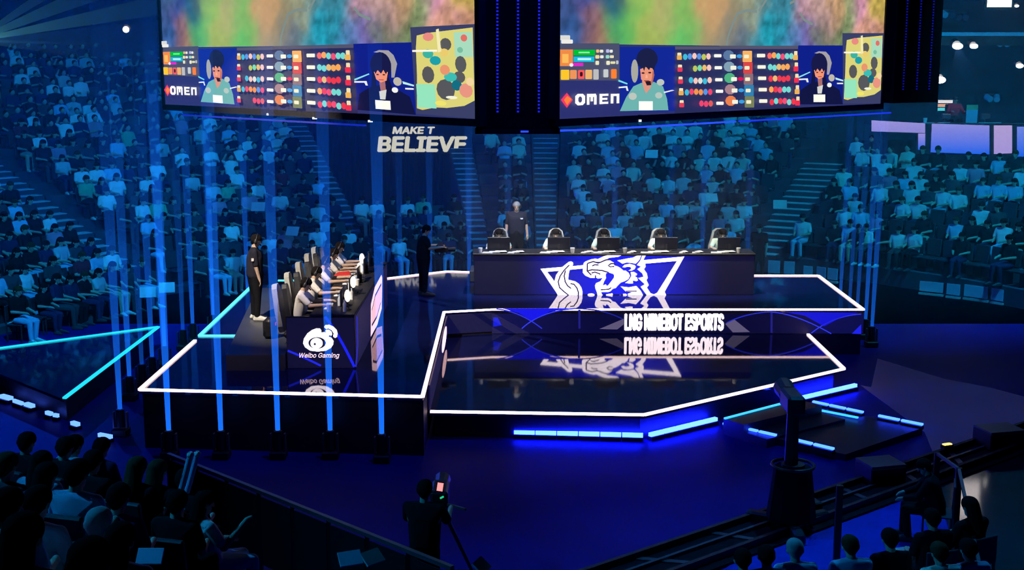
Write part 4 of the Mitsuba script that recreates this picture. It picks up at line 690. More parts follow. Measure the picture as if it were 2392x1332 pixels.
put(k, 'lens', placed(trimesh.creation.icosphere(2, .12), mat4(p)), 'mat_black', True, **glow((3, 2.7, 2.2))); put(k, 'housing', tube(p + V(0, .12, .05), p + V(0, .4, .2), .15, .12), 'mat_black')
CY = 45.0
for u, v, rad, kk, lab in ((2237, 108, .14, 3, 'left one of the pair above the commentary desk'), (2275, 108, .11, 2.5, 'right one of the pair above the commentary desk'), (2196, 187, .15, 3, 'low one beside the screen column'), (2382, 154, .1, 2, 'one at the frame edge above the commentary desk'), (2375, 14, .06, .8, 'small one high at the right frame edge')):
    k = thing('ceiling_spot', 'glaring white spotlight, ' + lab, 'spotlight', 'spotlights over the commentary desk'); p = on_y(u, v, CY)
    put(k, 'lens', placed(trimesh.creation.icosphere(2, 1.0), mat4(p) @ np.diag([rad * 1.3, rad, rad * .8, 1])), 'mat_black', True, **glow((kk * 6, kk * 5.6, kk * 5))); put(k, 'housing', tube(p + V(0, rad, .05), p + V(0, .4, .15), rad * 1.1, rad), 'mat_black')
cone(on_y(2237, 112, CY), on_y(2262, 240, CY), .06, .9, lin(70, 110, 170), .35, 'pale painted glow cone below the left spotlight of the commentary desk', 1.4)
t = thing('balcony_rail', 'pale blue horizontal balcony edge above the commentary desk', 'railing'); a, b = on_y(2150, 80, 47), on_y(2460, 80, 47); put(t, 'edge', box(a[0], b[0], 47, 47.2, a[2] - .06, a[2] + .07), cloth('light blue')); put(t, 'beam', box(a[0], b[0], 47.05, 47.3, a[2] - .4, a[2] - .062), 'mat_black')
k = thing('light_panel', 'white studio light panel above the commentary platform', 'light panel'); put(k, 'frame', box(16.2, 17.2, 45.02, 45.1, 8.4, 10.1), 'mat_black'); put(k, 'diffuser', box(16.28, 17.12, 45.0, 45.018, 8.5, 10.0), 'mat_black', **glow((2.2, 1.9, 1.8), .5))
# ------------------------------------------------------------------ the commentary platform
t = num('commentary_platform'); labels[t] = {'kind': 'structure', 'label': 'raised dark platform carrying the commentary desk'}
put(t, 'slab', box(13.2, 24, 44.95, 54, 3.1, 3.42), 'mat_black'); put(t, 'front', box(13.2, 24, 44.97, 45.05, 0, 3.1), 'mat_black_matte'); put(t, 'back_wall', box(12.6, 26, 54, 54.2, 3.4, 14), 'mat_wall')
t = thing('commentary_desk', 'commentary desk with glowing lilac and blue front panels on the right platform', 'desk')
def cpan(pts, col0, col1):
    q = [on_y(u, v, CY - .06) for u, v in pts]; xs = [p[0] for p in q]; zs_ = [p[2] for p in q]
    m = flat([(p[0], p[2]) for p in q], (0, CY - .04, 0), EX, EZ, .03); z0, z1_ = min(zs_), max(zs_); s = np.clip((m.vertices[:, 2] - z0) / (z1_ - z0), 0, 1)[:, None]
    put(t, 'front_panel', m, 'mat_black', color=V(*col1) * (1 - s) + V(*col0) * s, label='glowing front panel', **glow_vc(.3))
LIL, BLU = lin(165, 150, 225), lin(20, 100, 245)
cpan([(2036, 281), (2161, 288), (2161, 311), (2036, 307)], LIL, lin(150, 140, 220)); cpan([(2145, 312), (2161, 312), (2161, 350), (2145, 350)], LIL, BLU); cpan([(2177, 289), (2311, 293), (2311, 361), (2174, 356)], lin(150, 145, 228), BLU); cpan([(2322, 293), (2364, 293), (2364, 358), (2322, 360)], lin(190, 165, 220), lin(175, 155, 225)); cpan([(2376, 296), (2420, 296), (2420, 366), (2376, 366)], lin(120, 140, 235), BLU)
em = lambda pts: [(q[0], q[2]) for q in (on_y(u, v, CY - .05) for u, v in pts)]
put(t, 'emblem', cat(flat(em([(2206, 338), (2224, 322), (2238, 330), (2252, 321), (2270, 336), (2254, 334), (2246, 344), (2238, 338), (2230, 344), (2222, 335)]), (0, CY - .045, 0), EX, EZ, .003)), 'mat_black', label='dark winged emblem on the front panel')
tz = on_y(2240, 288, CY)[2]
put(t, 'worktop', box(12.5, 20, CY, CY + .9, tz - .04, tz), 'mat_black'); put(t, 'carcass', box(14.1, 20, CY + .0, CY + .06, 3.42, tz - .041), 'mat_black'); put(t, 'trim', box(12.5, 20, CY - .05, CY - .005, tz - .03, tz + .01), 'mat_grey_metal')
p = on_y(2235, 260, CY + 1.1)
cas = build(seated((((.08, .14, -.24), (-.05, .24, .03)), ((.08, .14, -.24), (-.05, .24, .03))), .1), 1, 1.0, 'short'); add_person(cas, mat4((p[0], CY + 1.35, 4.12), math.pi), 'commentator in dark red top sitting behind the glowing desk', 'red', 'black', eyes=True)
k = thing('office_chair', 'dark chair under the commentator in red', 'chair'); put(k, 'seat', obox((.5, .5, .08), (p[0], CY + 1.4, 4.54), bev=.02), 'mat_black'); put(k, 'backrest', obox((.46, .06, .5), (p[0], CY + 1.68, 4.9), bev=.02), 'mat_black'); put(k, 'leg', tube((p[0], CY + 1.4, 3.43), (p[0], CY + 1.4, 4.5), .04), 'mat_grey_metal')
def screen_obj(u0, v0, u1, v1, y, cols, lab, catg='monitor', tilt=0):
    a, b = on_y(u0, v1, y), on_y(u1, v0, y); k = thing('monitor', lab, catg); put(k, 'case', box(a[0] - .03, b[0] + .03, y + .005, y + .05, a[2] - .03, b[2] + .03), 'mat_black'); n = len(cols)
    put(k, 'picture', (m := cat(*[box(a[0], b[0], y - .002, y + .004, a[2] + (b[2] - a[2]) * i / n, a[2] + (b[2] - a[2]) * (i + .8) / n) for i in range(n)])), 'mat_black', color=np.repeat([lin(*c) for c in cols], 8, 0), **glow_vc()); put(k, 'stand', obox((.06, .05, max(.05, a[2] - tz)), ((a[0] + b[0]) / 2, y + .03, (a[2] + tz) / 2)), 'mat_black')
screen_obj(2190, 232, 2226, 259, CY + 2.6, [(90, 220, 225), (240, 170, 130), (245, 240, 235)], 'bright screen with coloured bands behind the commentator in red')
k = thing('display_banner', 'upright blue and green banner beside the commentator in red', 'banner'); a, b = on_y(2256, 289, CY + .3), on_y(2285, 245, CY + .3); put(k, 'lower_sheet', box(a[0], b[0], CY + .3, CY + .33, tz, tz + .45), cloth('light blue')); put(k, 'upper_sheet', box(a[0], b[0], CY + .3, CY + .33, tz + .452, b[2]), cloth('green'))
p = on_y(2161, 280, CY + .3); cup((p[0], CY + .3, tz), 'white paper cup at the left end of the commentary desk', None, .07, .16)
for u, lab in ((2170, 'next to the paper cup'), (2205, 'left of the commentator'), (2300, 'right of the banner'), (2324, 'far right')):
    p = on_y(u, 285, CY + .25); k = thing('notepad', f'white papers on the commentary desk, {lab}', 'papers', 'papers on the commentary desk'); put(k, None, obox((.38, .2, .012), (p[0], CY + .25, tz + .007)), 'mat_white_plastic')
for u, v, lab in ((2210, 262, 'left'), (2302, 272, 'right')):
    p = on_y(u, v, CY + .5); k = thing('camera_gear', f'small dark video gear on the commentary desk, {lab} of the commentator', 'video gear'); put(k, 'body', obox((.3, .2, .18), (p[0], CY + .5, tz + .22), bev=.03), 'mat_grey_metal'); put(k, 'foot', tube((p[0], CY + .5, tz), (p[0], CY + .5, tz + .14), .05), 'mat_black')
for u, v, w, lab in ((2340, 97, .5, 'beneath the balcony edge'), (2316, 226, .5, 'in the dark back of the platform'), (2212, 30, .4, 'high up at the left'), (2244, 36, .4, 'high up at the right')):
    p = on_y(u, v, 50); k = thing('stage_lamp', f'unlit bluish stage lamp hanging over the commentary platform, {lab}', 'stage lamp', 'unlit lamps'); put(k, 'head', cat(tube(p + V(-.2, 0, 0), p + V(-.12, -.25, -.1), .12), tube(p + V(.2, 0, 0), p + V(.12, -.25, -.1), .12)), cloth('light blue')); put(k, 'bracket', bar(p + V(-.3, 0, .1), p + V(.3, 0, .1), .05, .05), 'mat_grey_metal')

# ------------------------------------------------------------------ low barrier panels and other things on the right half of the floor
for i, (u0, v0, u1, v1, h_) in enumerate(((1793, 640, 1822, 642, 30), (1830, 642, 1856, 644, 30), (1876, 645, 1898, 647, 22), (1907, 652, 1928, 655, 27), (1932, 655, 1956, 658, 27), (2146, 682, 2204, 688, 24), (2210, 690, 2242, 694, 26), (2250, 694, 2308, 702, 28), (2314, 703, 2344, 708, 28))):
    a, b = on_z(u0, v0, .06), on_z(u1, v1, .06); hh = h_ / (FOCAL / a[1]); rz = math.atan2(b[1] - a[1], b[0] - a[0]); c_ = (a + b) / 2; L = np.linalg.norm((b - a)[:2])
    k = thing('barrier_panel', f'pale low barrier panel behind the stage, {ordn(i)} from the long desk', 'barrier', 'low barrier panels'); put(k, 'board', obox((L * .94, .04, hh), (c_[0], c_[1], .1 + hh / 2), rz), cloth('light blue')); put(k, 'foot_rail', obox((L, .12, .06), (c_[0], c_[1] - .02, .03), rz), cloth('pale grey'))
t = thing('gloss_floor_panel', 'shiny reflective floor panel at the right frame edge mirroring a white lamp', 'floor panel')
put(t, None, prism([tuple(on_z(u, v, .02)[:2]) for u, v in ((2183, 1085), (2470, 995), (2470, 1400), (2255, 1400))], 0.002, .02), 'mat_gloss_floor')
t = thing('blue_light_patch', 'floor patch coloured as blue light under the chairs at the lower right', 'carpet')
put(t, None, prism([tuple(on_z(u, v, .01)[:2]) for u, v in ((1560, 1420), (1830, 1235), (1985, 1192), (2110, 1140), (2190, 1150), (2262, 1400))], .002, .012), 'mat_blue_light_patch')  # pool of blue light painted as a coloured floor slab
t = thing('camera_track', 'dark camera track running diagonally across the floor at the lower right', 'track')
a, b = on_z(1180, 1400, .1), on_z(2480, 962, .1); a2, b2 = on_z(1400, 1400, .1), on_z(2480, 1005, .1)
put(t, 'rail', bar(a, b, .07, .10), 'mat_black'); put(t, 'rail', bar(a2, b2, .07, .10), 'mat_black'); put(t, 'rail', bar(a * .6 + a2 * .4 - V(0, 0, .03), b * .6 + b2 * .4 - V(0, 0, .03), .05, .06), 'mat_grey_metal')
put(t, 'bed', prism([tuple(a[:2] + V(-.1, .15)), tuple(b[:2] + V(-.1, .15)), tuple(b2[:2] + V(.1, -.15)), tuple(a2[:2] + V(.1, -.15))], .003, .045), 'mat_black_matte')
for i in range(9): s_ = (i + .5) / 9; put(t, 'sleeper', bar(a + (b - a) * s_ - V(0, 0, .045), a2 + (b2 - a2) * s_ - V(0, 0, .045), .1, .02), 'mat_grey_metal')
for u, v, lab, w in ((2055, 1112, 'in front of the seated man', .62), (2332, 1030, 'near the right frame edge', .7)):
    p = on_z(u, v + 14, .03); k = thing('equipment_box', f'dark equipment box with grey lid on the camera track {lab}', 'box', 'boxes on the camera track'); put(k, 'case', obox((w, .55, .3), (p[0], p[1], .2), .25, bev=.02), 'mat_black'); put(k, 'lid', obox((w * .98, .53, .03), (p[0], p[1], .366), .25), 'mat_grey_metal')
p = on_z(2212, 1047, .15); k = thing('floor_lamp', 'small yellow glowing lamp lying on the camera track', 'lamp'); put(k, 'body', obox((.2, .1, .06), (p[0], p[1], .18), .4), 'mat_black'); put(k, 'lens', obox((.16, .07, .02), (p[0], p[1], .221), .4), 'mat_black', **glow(lin(255, 215, 120, 1.6)))
# camera pedestal
p = on_z(1843, 1232, 0); k = thing('camera_pedestal', 'tall black studio camera pedestal standing left of the camera track', 'camera pedestal'); q = V(p[0], p[1] - .1, 0)
put(k, 'base', cat(*[obox((.16, .75, .18), (q[0] + .3 * math.cos(a), q[1] + .3 * math.sin(a), .1), a + 1.57, bev=.03) for a in (.5, 2.6, 4.7)]), 'mat_black'); put(k, 'column', tube(q + V(0, 0, .15), q + V(0, 0, 1.0), .2, .17), 'mat_black'); put(k, 'steering_ring', placed(trimesh.creation.torus(.3, .025, 28, 8), mat4(q + V(0, 0, .98))), 'mat_black')
put(k, 'post', tube(q + V(-.03, 0, 1.0), q + V(-.03, 0, 1.75), .10, .085), 'mat_black'); put(k, 'head', obox((.25, .6, .28), q + V(-.02, .1, 1.9), bev=.04), 'mat_black'); put(k, 'lens_hood', tube(q + V(-.02, .4, 1.92), q + V(-.02, .75, 1.95), .13, .15), 'mat_black'); put(k, 'drape', tube(q + V(0, 0, .2), q + V(0, 0, .95), .36, .27), 'mat_black_matte')
k = thing('cable_tube', 'short pale tube lying on the floor beside the camera pedestal', 'tube'); put(k, None, tube(on_z(1845, 1218, .05), on_z(1900, 1240, .05), .025), cloth('pale grey'))
k = thing('control_box', 'small box with a blue pilot light beside the camera pedestal', 'box'); p = on_z(1892, 1185, .1); put(k, 'case', obox((.3, .25, .2), (p[0], p[1], .1), .3, bev=.02), 'mat_black'); put(k, 'pilot_light', obox((.06, .03, .04), (p[0], p[1], .22)), 'mat_black', **glow(lin(60, 80, 255, 1.2)))
# handrail posts at the lower right
t = thing('handrail', 'dark handrail with posts at the lower right', 'railing'); pa = on_z(1953, 1325, 0); pb = on_z(2231, 1240, 0); pc = on_z(2184, 1150, 0)
for p, h_ in ((pa, 1.15), (pb, .95), (pc, .65)): put(t, 'post', obox((.085, .06, h_), (p[0], p[1], h_ / 2)), 'mat_black')
put(t, 'rail', bar(pc + V(0, 0, .63), pb + V(0, 0, .93), .04, .04), 'mat_grey_metal'); put(t, 'rail', bar(pb + V(0, 0, .93), on_z(2290, 1330, .9), .04, .04), 'mat_grey_metal')

# crowd barrier and people at the lower middle
t = thing('crowd_barrier', 'long dark barrier with panels in front of the near seats', 'barrier')
A, B = on_z(400, 1065, 1.1), on_z(800, 1225, 1.1); D = B - A; E_ = A + D * 1.5; A = A - D * .02
put(t, 'top_rail', bar(A, E_, .06, .05), 'mat_grey_metal')
for i in range(9):
    s_ = i / 8; p = A + (E_ - A) * s_; put(t, 'post', bar(V(p[0], p[1], .0), V(p[0], p[1], 1.08), .05, .05), 'mat_black')
    if i < 8: q = A + (E_ - A) * (i + 1) / 8; put(t, 'panel', bar(V(p[0], p[1], .55) + (q - p) * .06, V(q[0], q[1], .55) - (q - p) * .06, .02, .95), 'mat_black_matte')
op = build(standing((((.05, .14, -.2), (-.03, .26, .04)), ((.05, .14, -.2), (-.03, .26, .04))), .1), 1, .6, 'short')
add_person(op, mat4((-1.06, 14.75, 0), -.2), 'camera operator in black at a camera with red lit viewfinder, lower middle', 'black', 'black')
k = thing('studio_camera', 'dark studio camera with a red glowing viewfinder in front of the operator, lower middle', 'camera'); q = on_z(1028, 1138, 1.5)
put(k, 'body', obox((.22, .5, .24), (q[0] - .02, q[1] + .35, 1.28), bev=.03), 'mat_black'); put(k, 'lens', tube((q[0] - .02, q[1] + .6, 1.28), (q[0] - .02, q[1] + .95, 1.28), .09, .11), 'mat_black'); put(k, 'viewfinder', obox((.10, .03, .13), q + V(0, .02, 0), ry=.15), 'mat_black'); put(k, 'viewfinder_picture', obox((.075, .01, .105), q, ry=.15), 'mat_black', **glow(lin(255, 150, 150, 1.3))); put(k, 'pilot_light', obox((.05, .02, .02), q + V(.02, .01, -.14), ry=-.5), 'mat_black', **glow(lin(30, 200, 130)))
put(k, 'pan_bar', bar(q + V(.02, .2, -.28), q + V(.32, -.15, -.24), .03, .03), 'mat_grey_metal'); 
for a in (.4, 2.5, 4.6): put(k, 'tripod_leg', tube((q[0] - .02, q[1] + .35, 1.15), (q[0] - .02 + .5 * math.cos(a), q[1] + .35 + .5 * math.sin(a), .02), .03, .02), 'mat_black')

# ------------------------------------------------------------------ spectators
POSES = [seated((((.05, .06, -.26), (-.10, .25, -.02)), ((.05, .06, -.26), (-.10, .25, -.02)))), seated((((.07, .05, -.25), (-.22, .16, .05)), ((.07, .05, -.25), (-.22, .16, .08)))), seated((((.06, .16, -.22), (-.13, .18, .14)), ((.05, .06, -.26), (-.08, .25, .0))), .05),
         seated((((.06, .14, -.25), (-.10, .16, -.10)), ((.06, .14, -.25), (-.10, .16, -.10))), .30), seated((((.12, .10, .10), (-.08, .08, .22)), ((.05, .06, -.26), (-.10, .25, -.02))), -.05)]
POSE_TXT = ['hands on lap', 'arms crossed', 'one hand raised to the chin', 'leaning forward', 'one arm up']
SPEC = [[build(p, 1, .5, hh) for hh in ('short', 'long')] for p in POSES]
STAND = [build(standing((((.05, .0, -.28), (.0, .06, -.25)), ((.05, .0, -.28), (.0, .06, -.25)))), 1, .5, hh) for hh in ('short', 'long')]
def hidden(u, v):
    if 376 < u < 1113 and v < 262 + (u - 378) * .041: return True
    if 1113 <= u < 1303 and v < 305: return True
    if 1303 <= u < 2066 and v < 302 - (u - 1303) * .052: return True
    if 2066 <= u < 2185 and v < 238: return True
    if 1108 < u < 1762 and v > 596: return True
    if u > 2035 and v < 362: return True
    return not (-25 < u < 2417 and -10 < v < 790)
seats = []
for bi, (name, a0, a1) in enumerate(BLOCKS):
    for k_ in ([0] if name in ('outer', 'left', 'tunnel front') else []) + list(rows_of(name)):
        rr_ = row_r(k_) - (.35 if k_ == 0 else 0); step = math.degrees(.53 / rr_); n = int((a1 - a0 - 1.2) / step)
        for i in range(n):
            aa = a0 + .6 + step * (i + .5); p = polar(rr_, aa, row_z(k_)); u, v = to_px(p + V(0, 0, .9))
            if not hidden(u, v): seats.append((p[1] + abs(p[0]) * .1, bi, k_, i, n, aa, p))
seats.sort(key=lambda s: s[0])
BN = {'outer': ('far-left block', 'its left end'), 'left': ('block left of tunnel', 'the stairs'), 'tunnel front': ('tunnel-front block', 'its right end'), 'behind the desk': ('block behind long desk', 'the stairs'), 'back': ('block under right screen', 'the stairs'), 'right': ('block below commentary', 'its right end')}
srng = random.Random(5)
SHIRTS_L = ['white'] * 5 + ['pale grey'] * 2 + ['black'] * 11 + ['navy'] * 5 + ['dark grey'] * 5 + ['light blue', 'green', 'pink', 'red']
SHIRTS_R = ['white'] * 8 + ['pale grey'] * 2 + ['black'] * 12 + ['dark grey'] * 2 + ['light blue'] * 3 + ['mint'] * 2 + ['navy', 'pink']
ROWN = lambda k: 'floor row' if k == 0 else ordn(k - 1) + ' row'
share, sshare, far_people, far_seats, taken = {}, {}, [], [], 0
seat_mesh = cat(obox((.46, .42, .06), (0, -.02, .42), bev=.015), obox((.46, .06, .5), (0, -.25, .72), rx=.12, bev=.015), obox((.06, .3, .39), (0, -.05, .195)))
seat_ply = mikit.ply(seat_mesh, 'mat_seat', False)
N_IND, N_SEAT = 262, 255; nseat = 0
chair_mesh = cat(obox((.44, .42, .03), (0, -.02, .44), bev=.01), obox((.44, .03, .36), (0, -.24, .72), bev=.01), *[bar((sx * .2, sy, 0), (sx * .2, sy, .44), .025, .025) for sx in (-1, 1) for sy in (-.22, .16)], *[bar((sx * .2, -.23, .44), (sx * .2, -.24, .9), .025, .025) for sx in (-1, 1)])
chair_ply = mikit.ply(chair_mesh, 'mat_seat', False)
for _, bi, k_, i, n, aa, p in seats:
    name = BLOCKS[bi][0]; rz = math.radians(aa) + math.pi / 2; full = srng.random()
    occ = full < (.6 if name == 'right' else .8)
    M = mat4(p, rz)
    if nseat < N_SEAT:
        nseat += 1
        if k_ == 0: s = thing('folding_chair', f'folding chair, floor row, {BN[name][0]}, {ordn(i)} from {BN[name][1]}', 'chair', 'folding chairs of the floor row'); scene[s] = {**chair_ply, 'to_world': tw(M)}
        else: s = thing('stadium_seat', f'dark fixed seat, {ROWN(k_)}, {BN[name][0]}, {ordn(i)} from {BN[name][1]}', 'seat', 'dark seats of the stands'); scene[s] = {**seat_ply, 'to_world': tw(M)}
    else: far_seats.append(M)
    if not occ: continue
    sc_ = srng.uniform(.93, 1.06); pose = srng.choice([0, 0, 1, 1, 2, 3, 3, 4]); hi = 1 if srng.random() < .4 else 0
    shirt = srng.choice(SHIRTS_R if name in ('back', 'right', 'behind the desk') else SHIRTS_L); tr = srng.choice(['black', 'black', 'dark grey', 'navy', 'navy', 'light blue', 'beige'])
    M = mat4(p + V(0, 0, .001), rz + srng.uniform(-.25, .25), sc_)
    if taken < N_IND:
        taken += 1; bn, ref_ = BN[name]; fromref = i if name in ('left', 'back', 'behind the desk') else i
        lab = f'person in {shirt} top, {ROWN(k_)}, {bn}, {ordn(i)} from {ref_}'
        add_person(SPEC[pose][hi], M, lab, shirt, tr, 'seated spectators of the stands', 'mat_brown_hair' if srng.random() < .2 else 'mat_hair', 'mat_white_shoe' if srng.random() < .4 else 'mat_shoe', share=share)
    else: far_people.append((M, shirt, tr, pose, srng.random()))
def low_person(pose):
    j = POSES[pose]; S1 = trimesh.creation.icosphere(subdivisions=1); out = []
    def pack(name, m): out.append((name, m))
    h = j['head']; hd = S1.copy(); hd.apply_scale((.085, .095, .115)); hd.apply_translation(h); pack('skin', hd)
    hr = S1.copy(); hr.apply_scale((.10, .10, .10)); hr.apply_translation(h + V(0, -.025, .04)); pack('hair', hr)
    pack('shirt', tri(hull((j['pelvis'] + V(.06, 0, 0), .13), (j['pelvis'] + V(-.06, 0, 0), .13), (j['shR'], .07), (j['shL'], .07), (j['neck'], .06), res=0)))
    for q in 'RL':
        pack('shirt', tri(hull((j['sh' + q], .065), (j['el' + q], .055), res=0))); pack('skin', tri(hull((j['el' + q], .045), (j['wr' + q], .035), res=0)))
        pack('trousers', tri(hull((j['hip' + q], .10), (j['kn' + q], .075), res=0))); pack('trousers', tri(hull((j['kn' + q], .075), (j['an' + q], .05), res=0)))
    return out
LOW = [low_person(i) for i in range(5)]
COL = {k: v for k, v in CLOTH.items()}
vs, fs, cs, o_ = [], [], [], 0
for M, shirt, tr, pose, q in far_people:
    for part, m in LOW[pose]:
        c = {'skin': (.52, .36, .27), 'hair': (.015, .012, .012), 'shirt': COL[shirt], 'trousers': COL[tr]}[part]
        v = np.asarray(m.vertices) @ M[:3, :3].T + M[:3, 3]; vs.append(v); fs.append(np.asarray(m.faces) + o_); cs.append(np.tile(c, (len(v), 1))); o_ += len(v)
scene['mat_crowd'] = {'type': 'twosided', 'b': {'type': 'diffuse', 'reflectance': {'type': 'mesh_attribute', 'name': 'vertex_color'}}}
k = thing('crowd', 'distant crowd of seated spectators filling the upper rows of the stands', 'crowd', kind='stuff'); put(k, None, (np.vstack(vs), np.vstack(fs)), 'mat_crowd', True, color=np.vstack(cs))
v0, f0 = np.asarray(seat_mesh.vertices), np.asarray(seat_mesh.faces)
k = thing('far_seats', 'dark seats of the distant upper rows', 'seats', kind='stuff'); put(k, None, (np.vstack([v0 @ M[:3, :3].T + M[:3, 3] for M in far_seats]), np.vstack([f0 + i * len(v0) for i in range(len(far_seats))])), 'mat_seat')
# boards held up or lying on laps in the crowd
for i, (u, v, y) in enumerate(((683, 540, 39.5), (1522, 360, 43.5), (1662, 462, 42), (1822, 478, 40), (603, 483, 40), (390, 672, 34.6), (345, 683, 34.2), (248, 310, 48), (190, 180, 52))):
    p = on_y(u, v, y); k = thing('cheer_board', f'pale cheering board held up in the crowd, {ordn(i)} of the boards', 'board', 'cheering boards in the crowd'); put(k, None, obox((.42, .02, .3), p, rx=-.5, rz=srng.uniform(-.4, .4)), cloth('white'))
# small boxes on the floor before the left floor row
for i, (u, v) in enumerate(((34, 775), (120, 766), (196, 756))):
    p = on_z(u, v, 0); k = thing('floor_speaker', f'small black floor box before the left front row, {ordn(i)} from the frame edge', 'speaker', 'floor boxes before the left front row'); put(k, 'case', obox((.45, .28, .2), (p[0], p[1], .1), .5, bev=.02), 'mat_black'); put(k, 'grille', obox((.4, .02, .15), (p[0] + .07, p[1] - .13, .1), .5), 'mat_grey_metal')
# standing crew in the aisle behind the stage right
for i, (u, v, lab) in enumerate(((1770, 655, 'beside the right end of the long desk'), (2000, 655, 'behind the beam cluster'), (2380, 640, 'at the right frame edge'))):
    p = on_z(u, v, 0); add_person(STAND[0], mat4(p, 2.6 + i * .3), f'crew member in black standing {lab}', 'black', 'black', None)

# ------------------------------------------------------------------ near spectators, seen from behind
tz_ = lambda y: 3.32 - .27 * (y - 5.6)
near = num('near_terrace'); labels[near] = {'kind': 'structure', 'label': 'dark stepped terrace under the near spectators'}
def head_at(u, v, y): return on_y(u, v, y)
NEAR = [(50, 1256, 6.0, 'dark grey', 'long dark hair, nearest at the left frame edge', 1, 'mat_hair'), (205, 1318, 5.7, 'white', 'white sleeve and dark hair at the bottom frame edge', 0, 'mat_hair'), (228, 1222, 9.2, 'dark grey', 'short greying hair behind the white sleeved one', 0, 'mat_grey_hair'), (278, 1262, 8.2, 'white', 'white shoulder and long dark hair', 1, 'mat_hair'), (178, 1105, 10.2, 'light blue', 'light blue shirt and dark hair', 0, 'mat_hair'),
        (94, 1080, 12.0, 'light blue', 'pale blue shirt and long hair', 1, 'mat_hair'), (275, 1160, 10.6, 'navy', 'dark top in the aisle seat', 0, 'mat_hair'), (318, 1092, 12.6, 'black', 'frizzy greenish hair', 1, 'mat_brown_hair'), (366, 1098, 12.9, 'black', 'frizzy greenish hair, second beside the first', 1, 'mat_brown_hair'), (85, 1172, 9.0, 'white', 'white shirt and dark hair', 0, 'mat_hair'), (150, 1042, 14.2, 'black', 'dark hair beside the cyan shirt', 0, 'mat_hair'),
        (172, 1036, 15.0, 'light blue', 'cyan shirt farther down', 0, 'mat_hair'), (60, 1030, 14.6, 'black', 'dark top below the blue lights', 0, 'mat_hair'), (12, 1085, 11.2, 'dark grey', 'dark hair at the very edge', 0, 'mat_brown_hair'), (235, 1042, 15.2, 'navy', 'dark navy top farther down', 0, 'mat_hair'), (412, 1172, 11.8, 'black', 'black top near the barrier', 0, 'mat_hair'), (15, 1180, 8.2, 'light blue', 'bright blue shirt at the edge', 0, 'mat_hair'), (430, 1118, 13.2, 'black', 'black top before the flags', 0, 'mat_hair'), (105, 1110, 10.9, 'navy', 'navy top between the pale shirts', 1, 'mat_hair'), (215, 1075, 13.0, 'black', 'black top under the blue lamp', 0, 'mat_hair')]
NB = [build(seated((((.05, .06, -.26), (-.10, .25, -.02)), ((.05, .06, -.26), (-.10, .25, -.02)))), 2, .5, hh) for hh in ('short', 'long')]
HEADZ = POSES[0]['head'][2]
for u, v, y, shirt, lab, hi, hm in NEAR:
    p = head_at(u, v + 6, y); rz = math.atan2(28 - p[1], 1.5 - p[0]) - math.pi / 2; o = p - V(0, 0, HEADZ)
    add_person(NB[hi], mat4(o, rz), 'near spectator seen from behind, ' + lab, shirt, 'black', 'near spectators at the lower left', hm)
    s = thing('stadium_seat', 'dark seat under the spectator with ' + lab, 'seat', 'seats of the near spectators'); scene[s] = {**seat_ply, 'to_world': tw(mat4(o - V(0, 0, .0), rz))}
    put(near, 'step', obox((1.15, 1.0, .9), o + V(0, 0, -.452), rz), 'mat_black_matte')
rec = build(seated((((.1, .10, -.2), (.0, .2, .18)), ((.05, .06, -.26), (-.10, .25, -.02))), -.1), 1, .5, 'long'); p = on_y(487, 1240, 12.5)
add_person(rec, mat4(p - V(0, 0, .9), -.9), 'spectator in white top and blue jeans reclining beside the barrier', 'white', 'light blue', 'near spectators at the lower left'); s = thing('stadium_seat', 'dark seat under the spectator reclining beside the barrier', 'seat', 'seats of the near spectators'); scene[s] = {**seat_ply, 'to_world': tw(mat4(p - V(0, 0, .9), -.9))}; put(near, 'step', obox((1.15, 1.0, .9), p - V(0, 0, 1.352), -.9), 'mat_black_matte')
for i, (u, v, y) in enumerate(((432, 1110, 12.7), (448, 1108, 12.8))):
    p = on_y(u, v, y); k = thing('cheer_stick', f'blue and white cheering stick held up near the barrier, {"left" if i == 0 else "right"} one', 'cheering stick'); put(k, 'shaft', tube(p + V(-.06, 0, -.2), p + V(.06, 0, .2), .03), cloth('light blue')); put(k, 'tip', placed(trimesh.creation.icosphere(1, .04), mat4(p + V(.065, 0, .215))), cloth('white'))
for i, (u, v, y, c) in enumerate(((350, 1300, 9.5, 'light blue'), (818, 1305, 10.5, 'light blue'), (870, 1302, 10.8, 'pale grey'), (1125, 1322, 11.0, 'light blue'))):
    p = on_y(u, v, y); k = thing('leaflet', f'pale leaflet in the dark near rows, {ordn(i)} from the left', 'leaflet', 'leaflets in the near rows'); put(k, None, obox((.2, .02, .14), p, rx=-.9, rz=.4 * i), cloth(c))
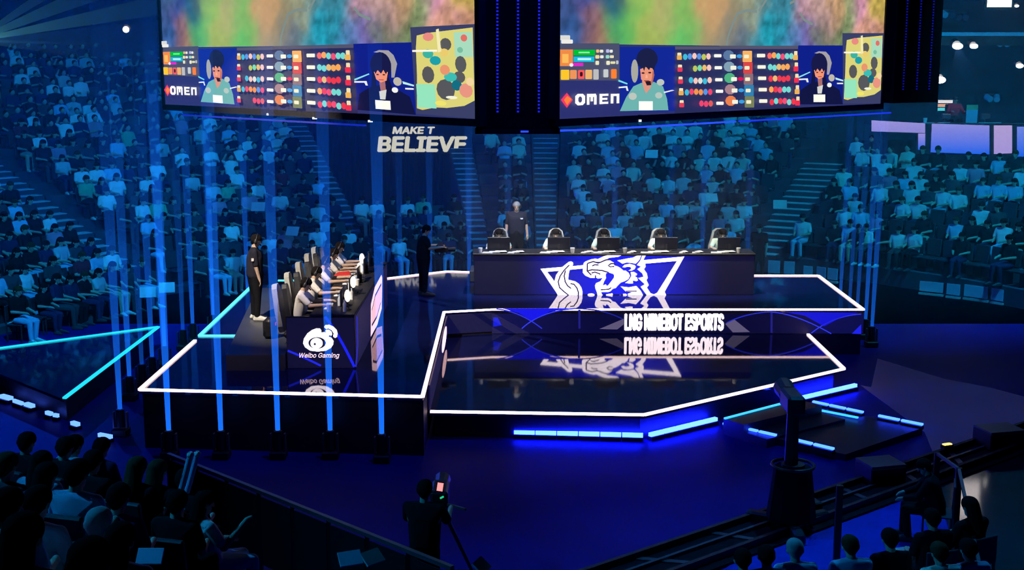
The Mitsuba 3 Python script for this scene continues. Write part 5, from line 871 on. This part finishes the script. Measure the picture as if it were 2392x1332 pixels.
# lower right: people on floor chairs
MAN = build(seated((((.05, .14, -.22), (-.08, .20, -.06)), ((.05, .14, -.22), (-.08, .20, -.06))), .36, knees=.44), 2, .9, 'short', 1.1)
def floor_sitter(parts, pos, rz, lab, shirt, hair='mat_hair', s=1.0, chair=True):
    add_person(parts, mat4(pos, rz, s), lab, shirt, 'black', None, hair)
    if chair: c = thing('folding_chair', 'black chair under the ' + lab.split(' at the bottom')[0], 'chair'); scene[c] = {**chair_ply, 'to_world': tw(mat4(pos, rz))}
p = on_z(2165, 1250, 0); floor_sitter(MAN, (p[0], p[1] - .3, 0.013), 1.25, 'man in black seated sideways on the blue carpet', 'black', s=.93)
WOM = build(seated((((.05, .10, -.25), (-.08, .24, .0)), ((.05, .10, -.25), (-.08, .24, .0))), .0), 2, .9, 'long')
p = on_y(2268, 1192, 15.3); floor_sitter(WOM, (p[0], p[1], .022), .45, 'woman with long black hair seated beside the shiny floor panel', 'black')
for u, v, y, shirt, lab, hm in ((1987, 1278, 14.0, 'light blue', 'person in bright cyan hooded top with short hair at the bottom edge', 'mat_brown_hair'), (2080, 1262, 14.2, 'black', 'large person in black with cropped hair at the bottom edge', 'mat_hair'), (1857, 1300, 13.9, 'light blue', 'person with greying hair and pale top at the bottom edge', 'mat_grey_hair'), (2195, 1308, 13.8, 'mint', 'person in pale green top left of the black haired woman', 'mat_brown_hair'), (2262, 1312, 13.9, 'light blue', 'person in cyan top before the black haired woman', 'mat_hair'), (1735, 1325, 13.6, 'navy', 'person in navy low at the bottom edge', 'mat_hair'), (1790, 1322, 13.7, 'navy', 'second person in navy low at the bottom edge', 'mat_hair'), (2175, 1278, 14.9, 'black', 'person in black in the row before the woman', 'mat_hair')):
    p = on_y(u, v, y); floor_sitter(NB[0], (p[0], p[1], max(.013, p[2] - HEADZ)), math.atan2(28 - p[1], 1.5 - p[0]) - math.pi / 2, lab, shirt, hm)
for i, (u, v) in enumerate(((2112, 1285), (2203, 1252))):
    p = on_z(u, v, .62); k = thing('paper_sheet', f'pale cyan sheet of paper on a lap at the lower right, {"left" if i == 0 else "right"} one', 'paper'); put(k, None, obox((.24, .17, .008), p, rz=.3), cloth('white'))

# ------------------------------------------------------------------ thin stage haze filling the bowl
k = num('stage_haze'); labels[k] = {'kind': 'stuff', 'label': 'thin blue lit stage haze hanging over the seats', 'category': 'haze'}
scene[k] = mikit.ply(box(-34, 34, 29.8, 60, .003, 15), 'mat_air', False, interior={'type': 'homogeneous', 'albedo': {'type': 'rgb', 'value': [.6, .75, .85]}, 'sigma_t': .013, 'phase': {'type': 'hg', 'g': 0.35}})
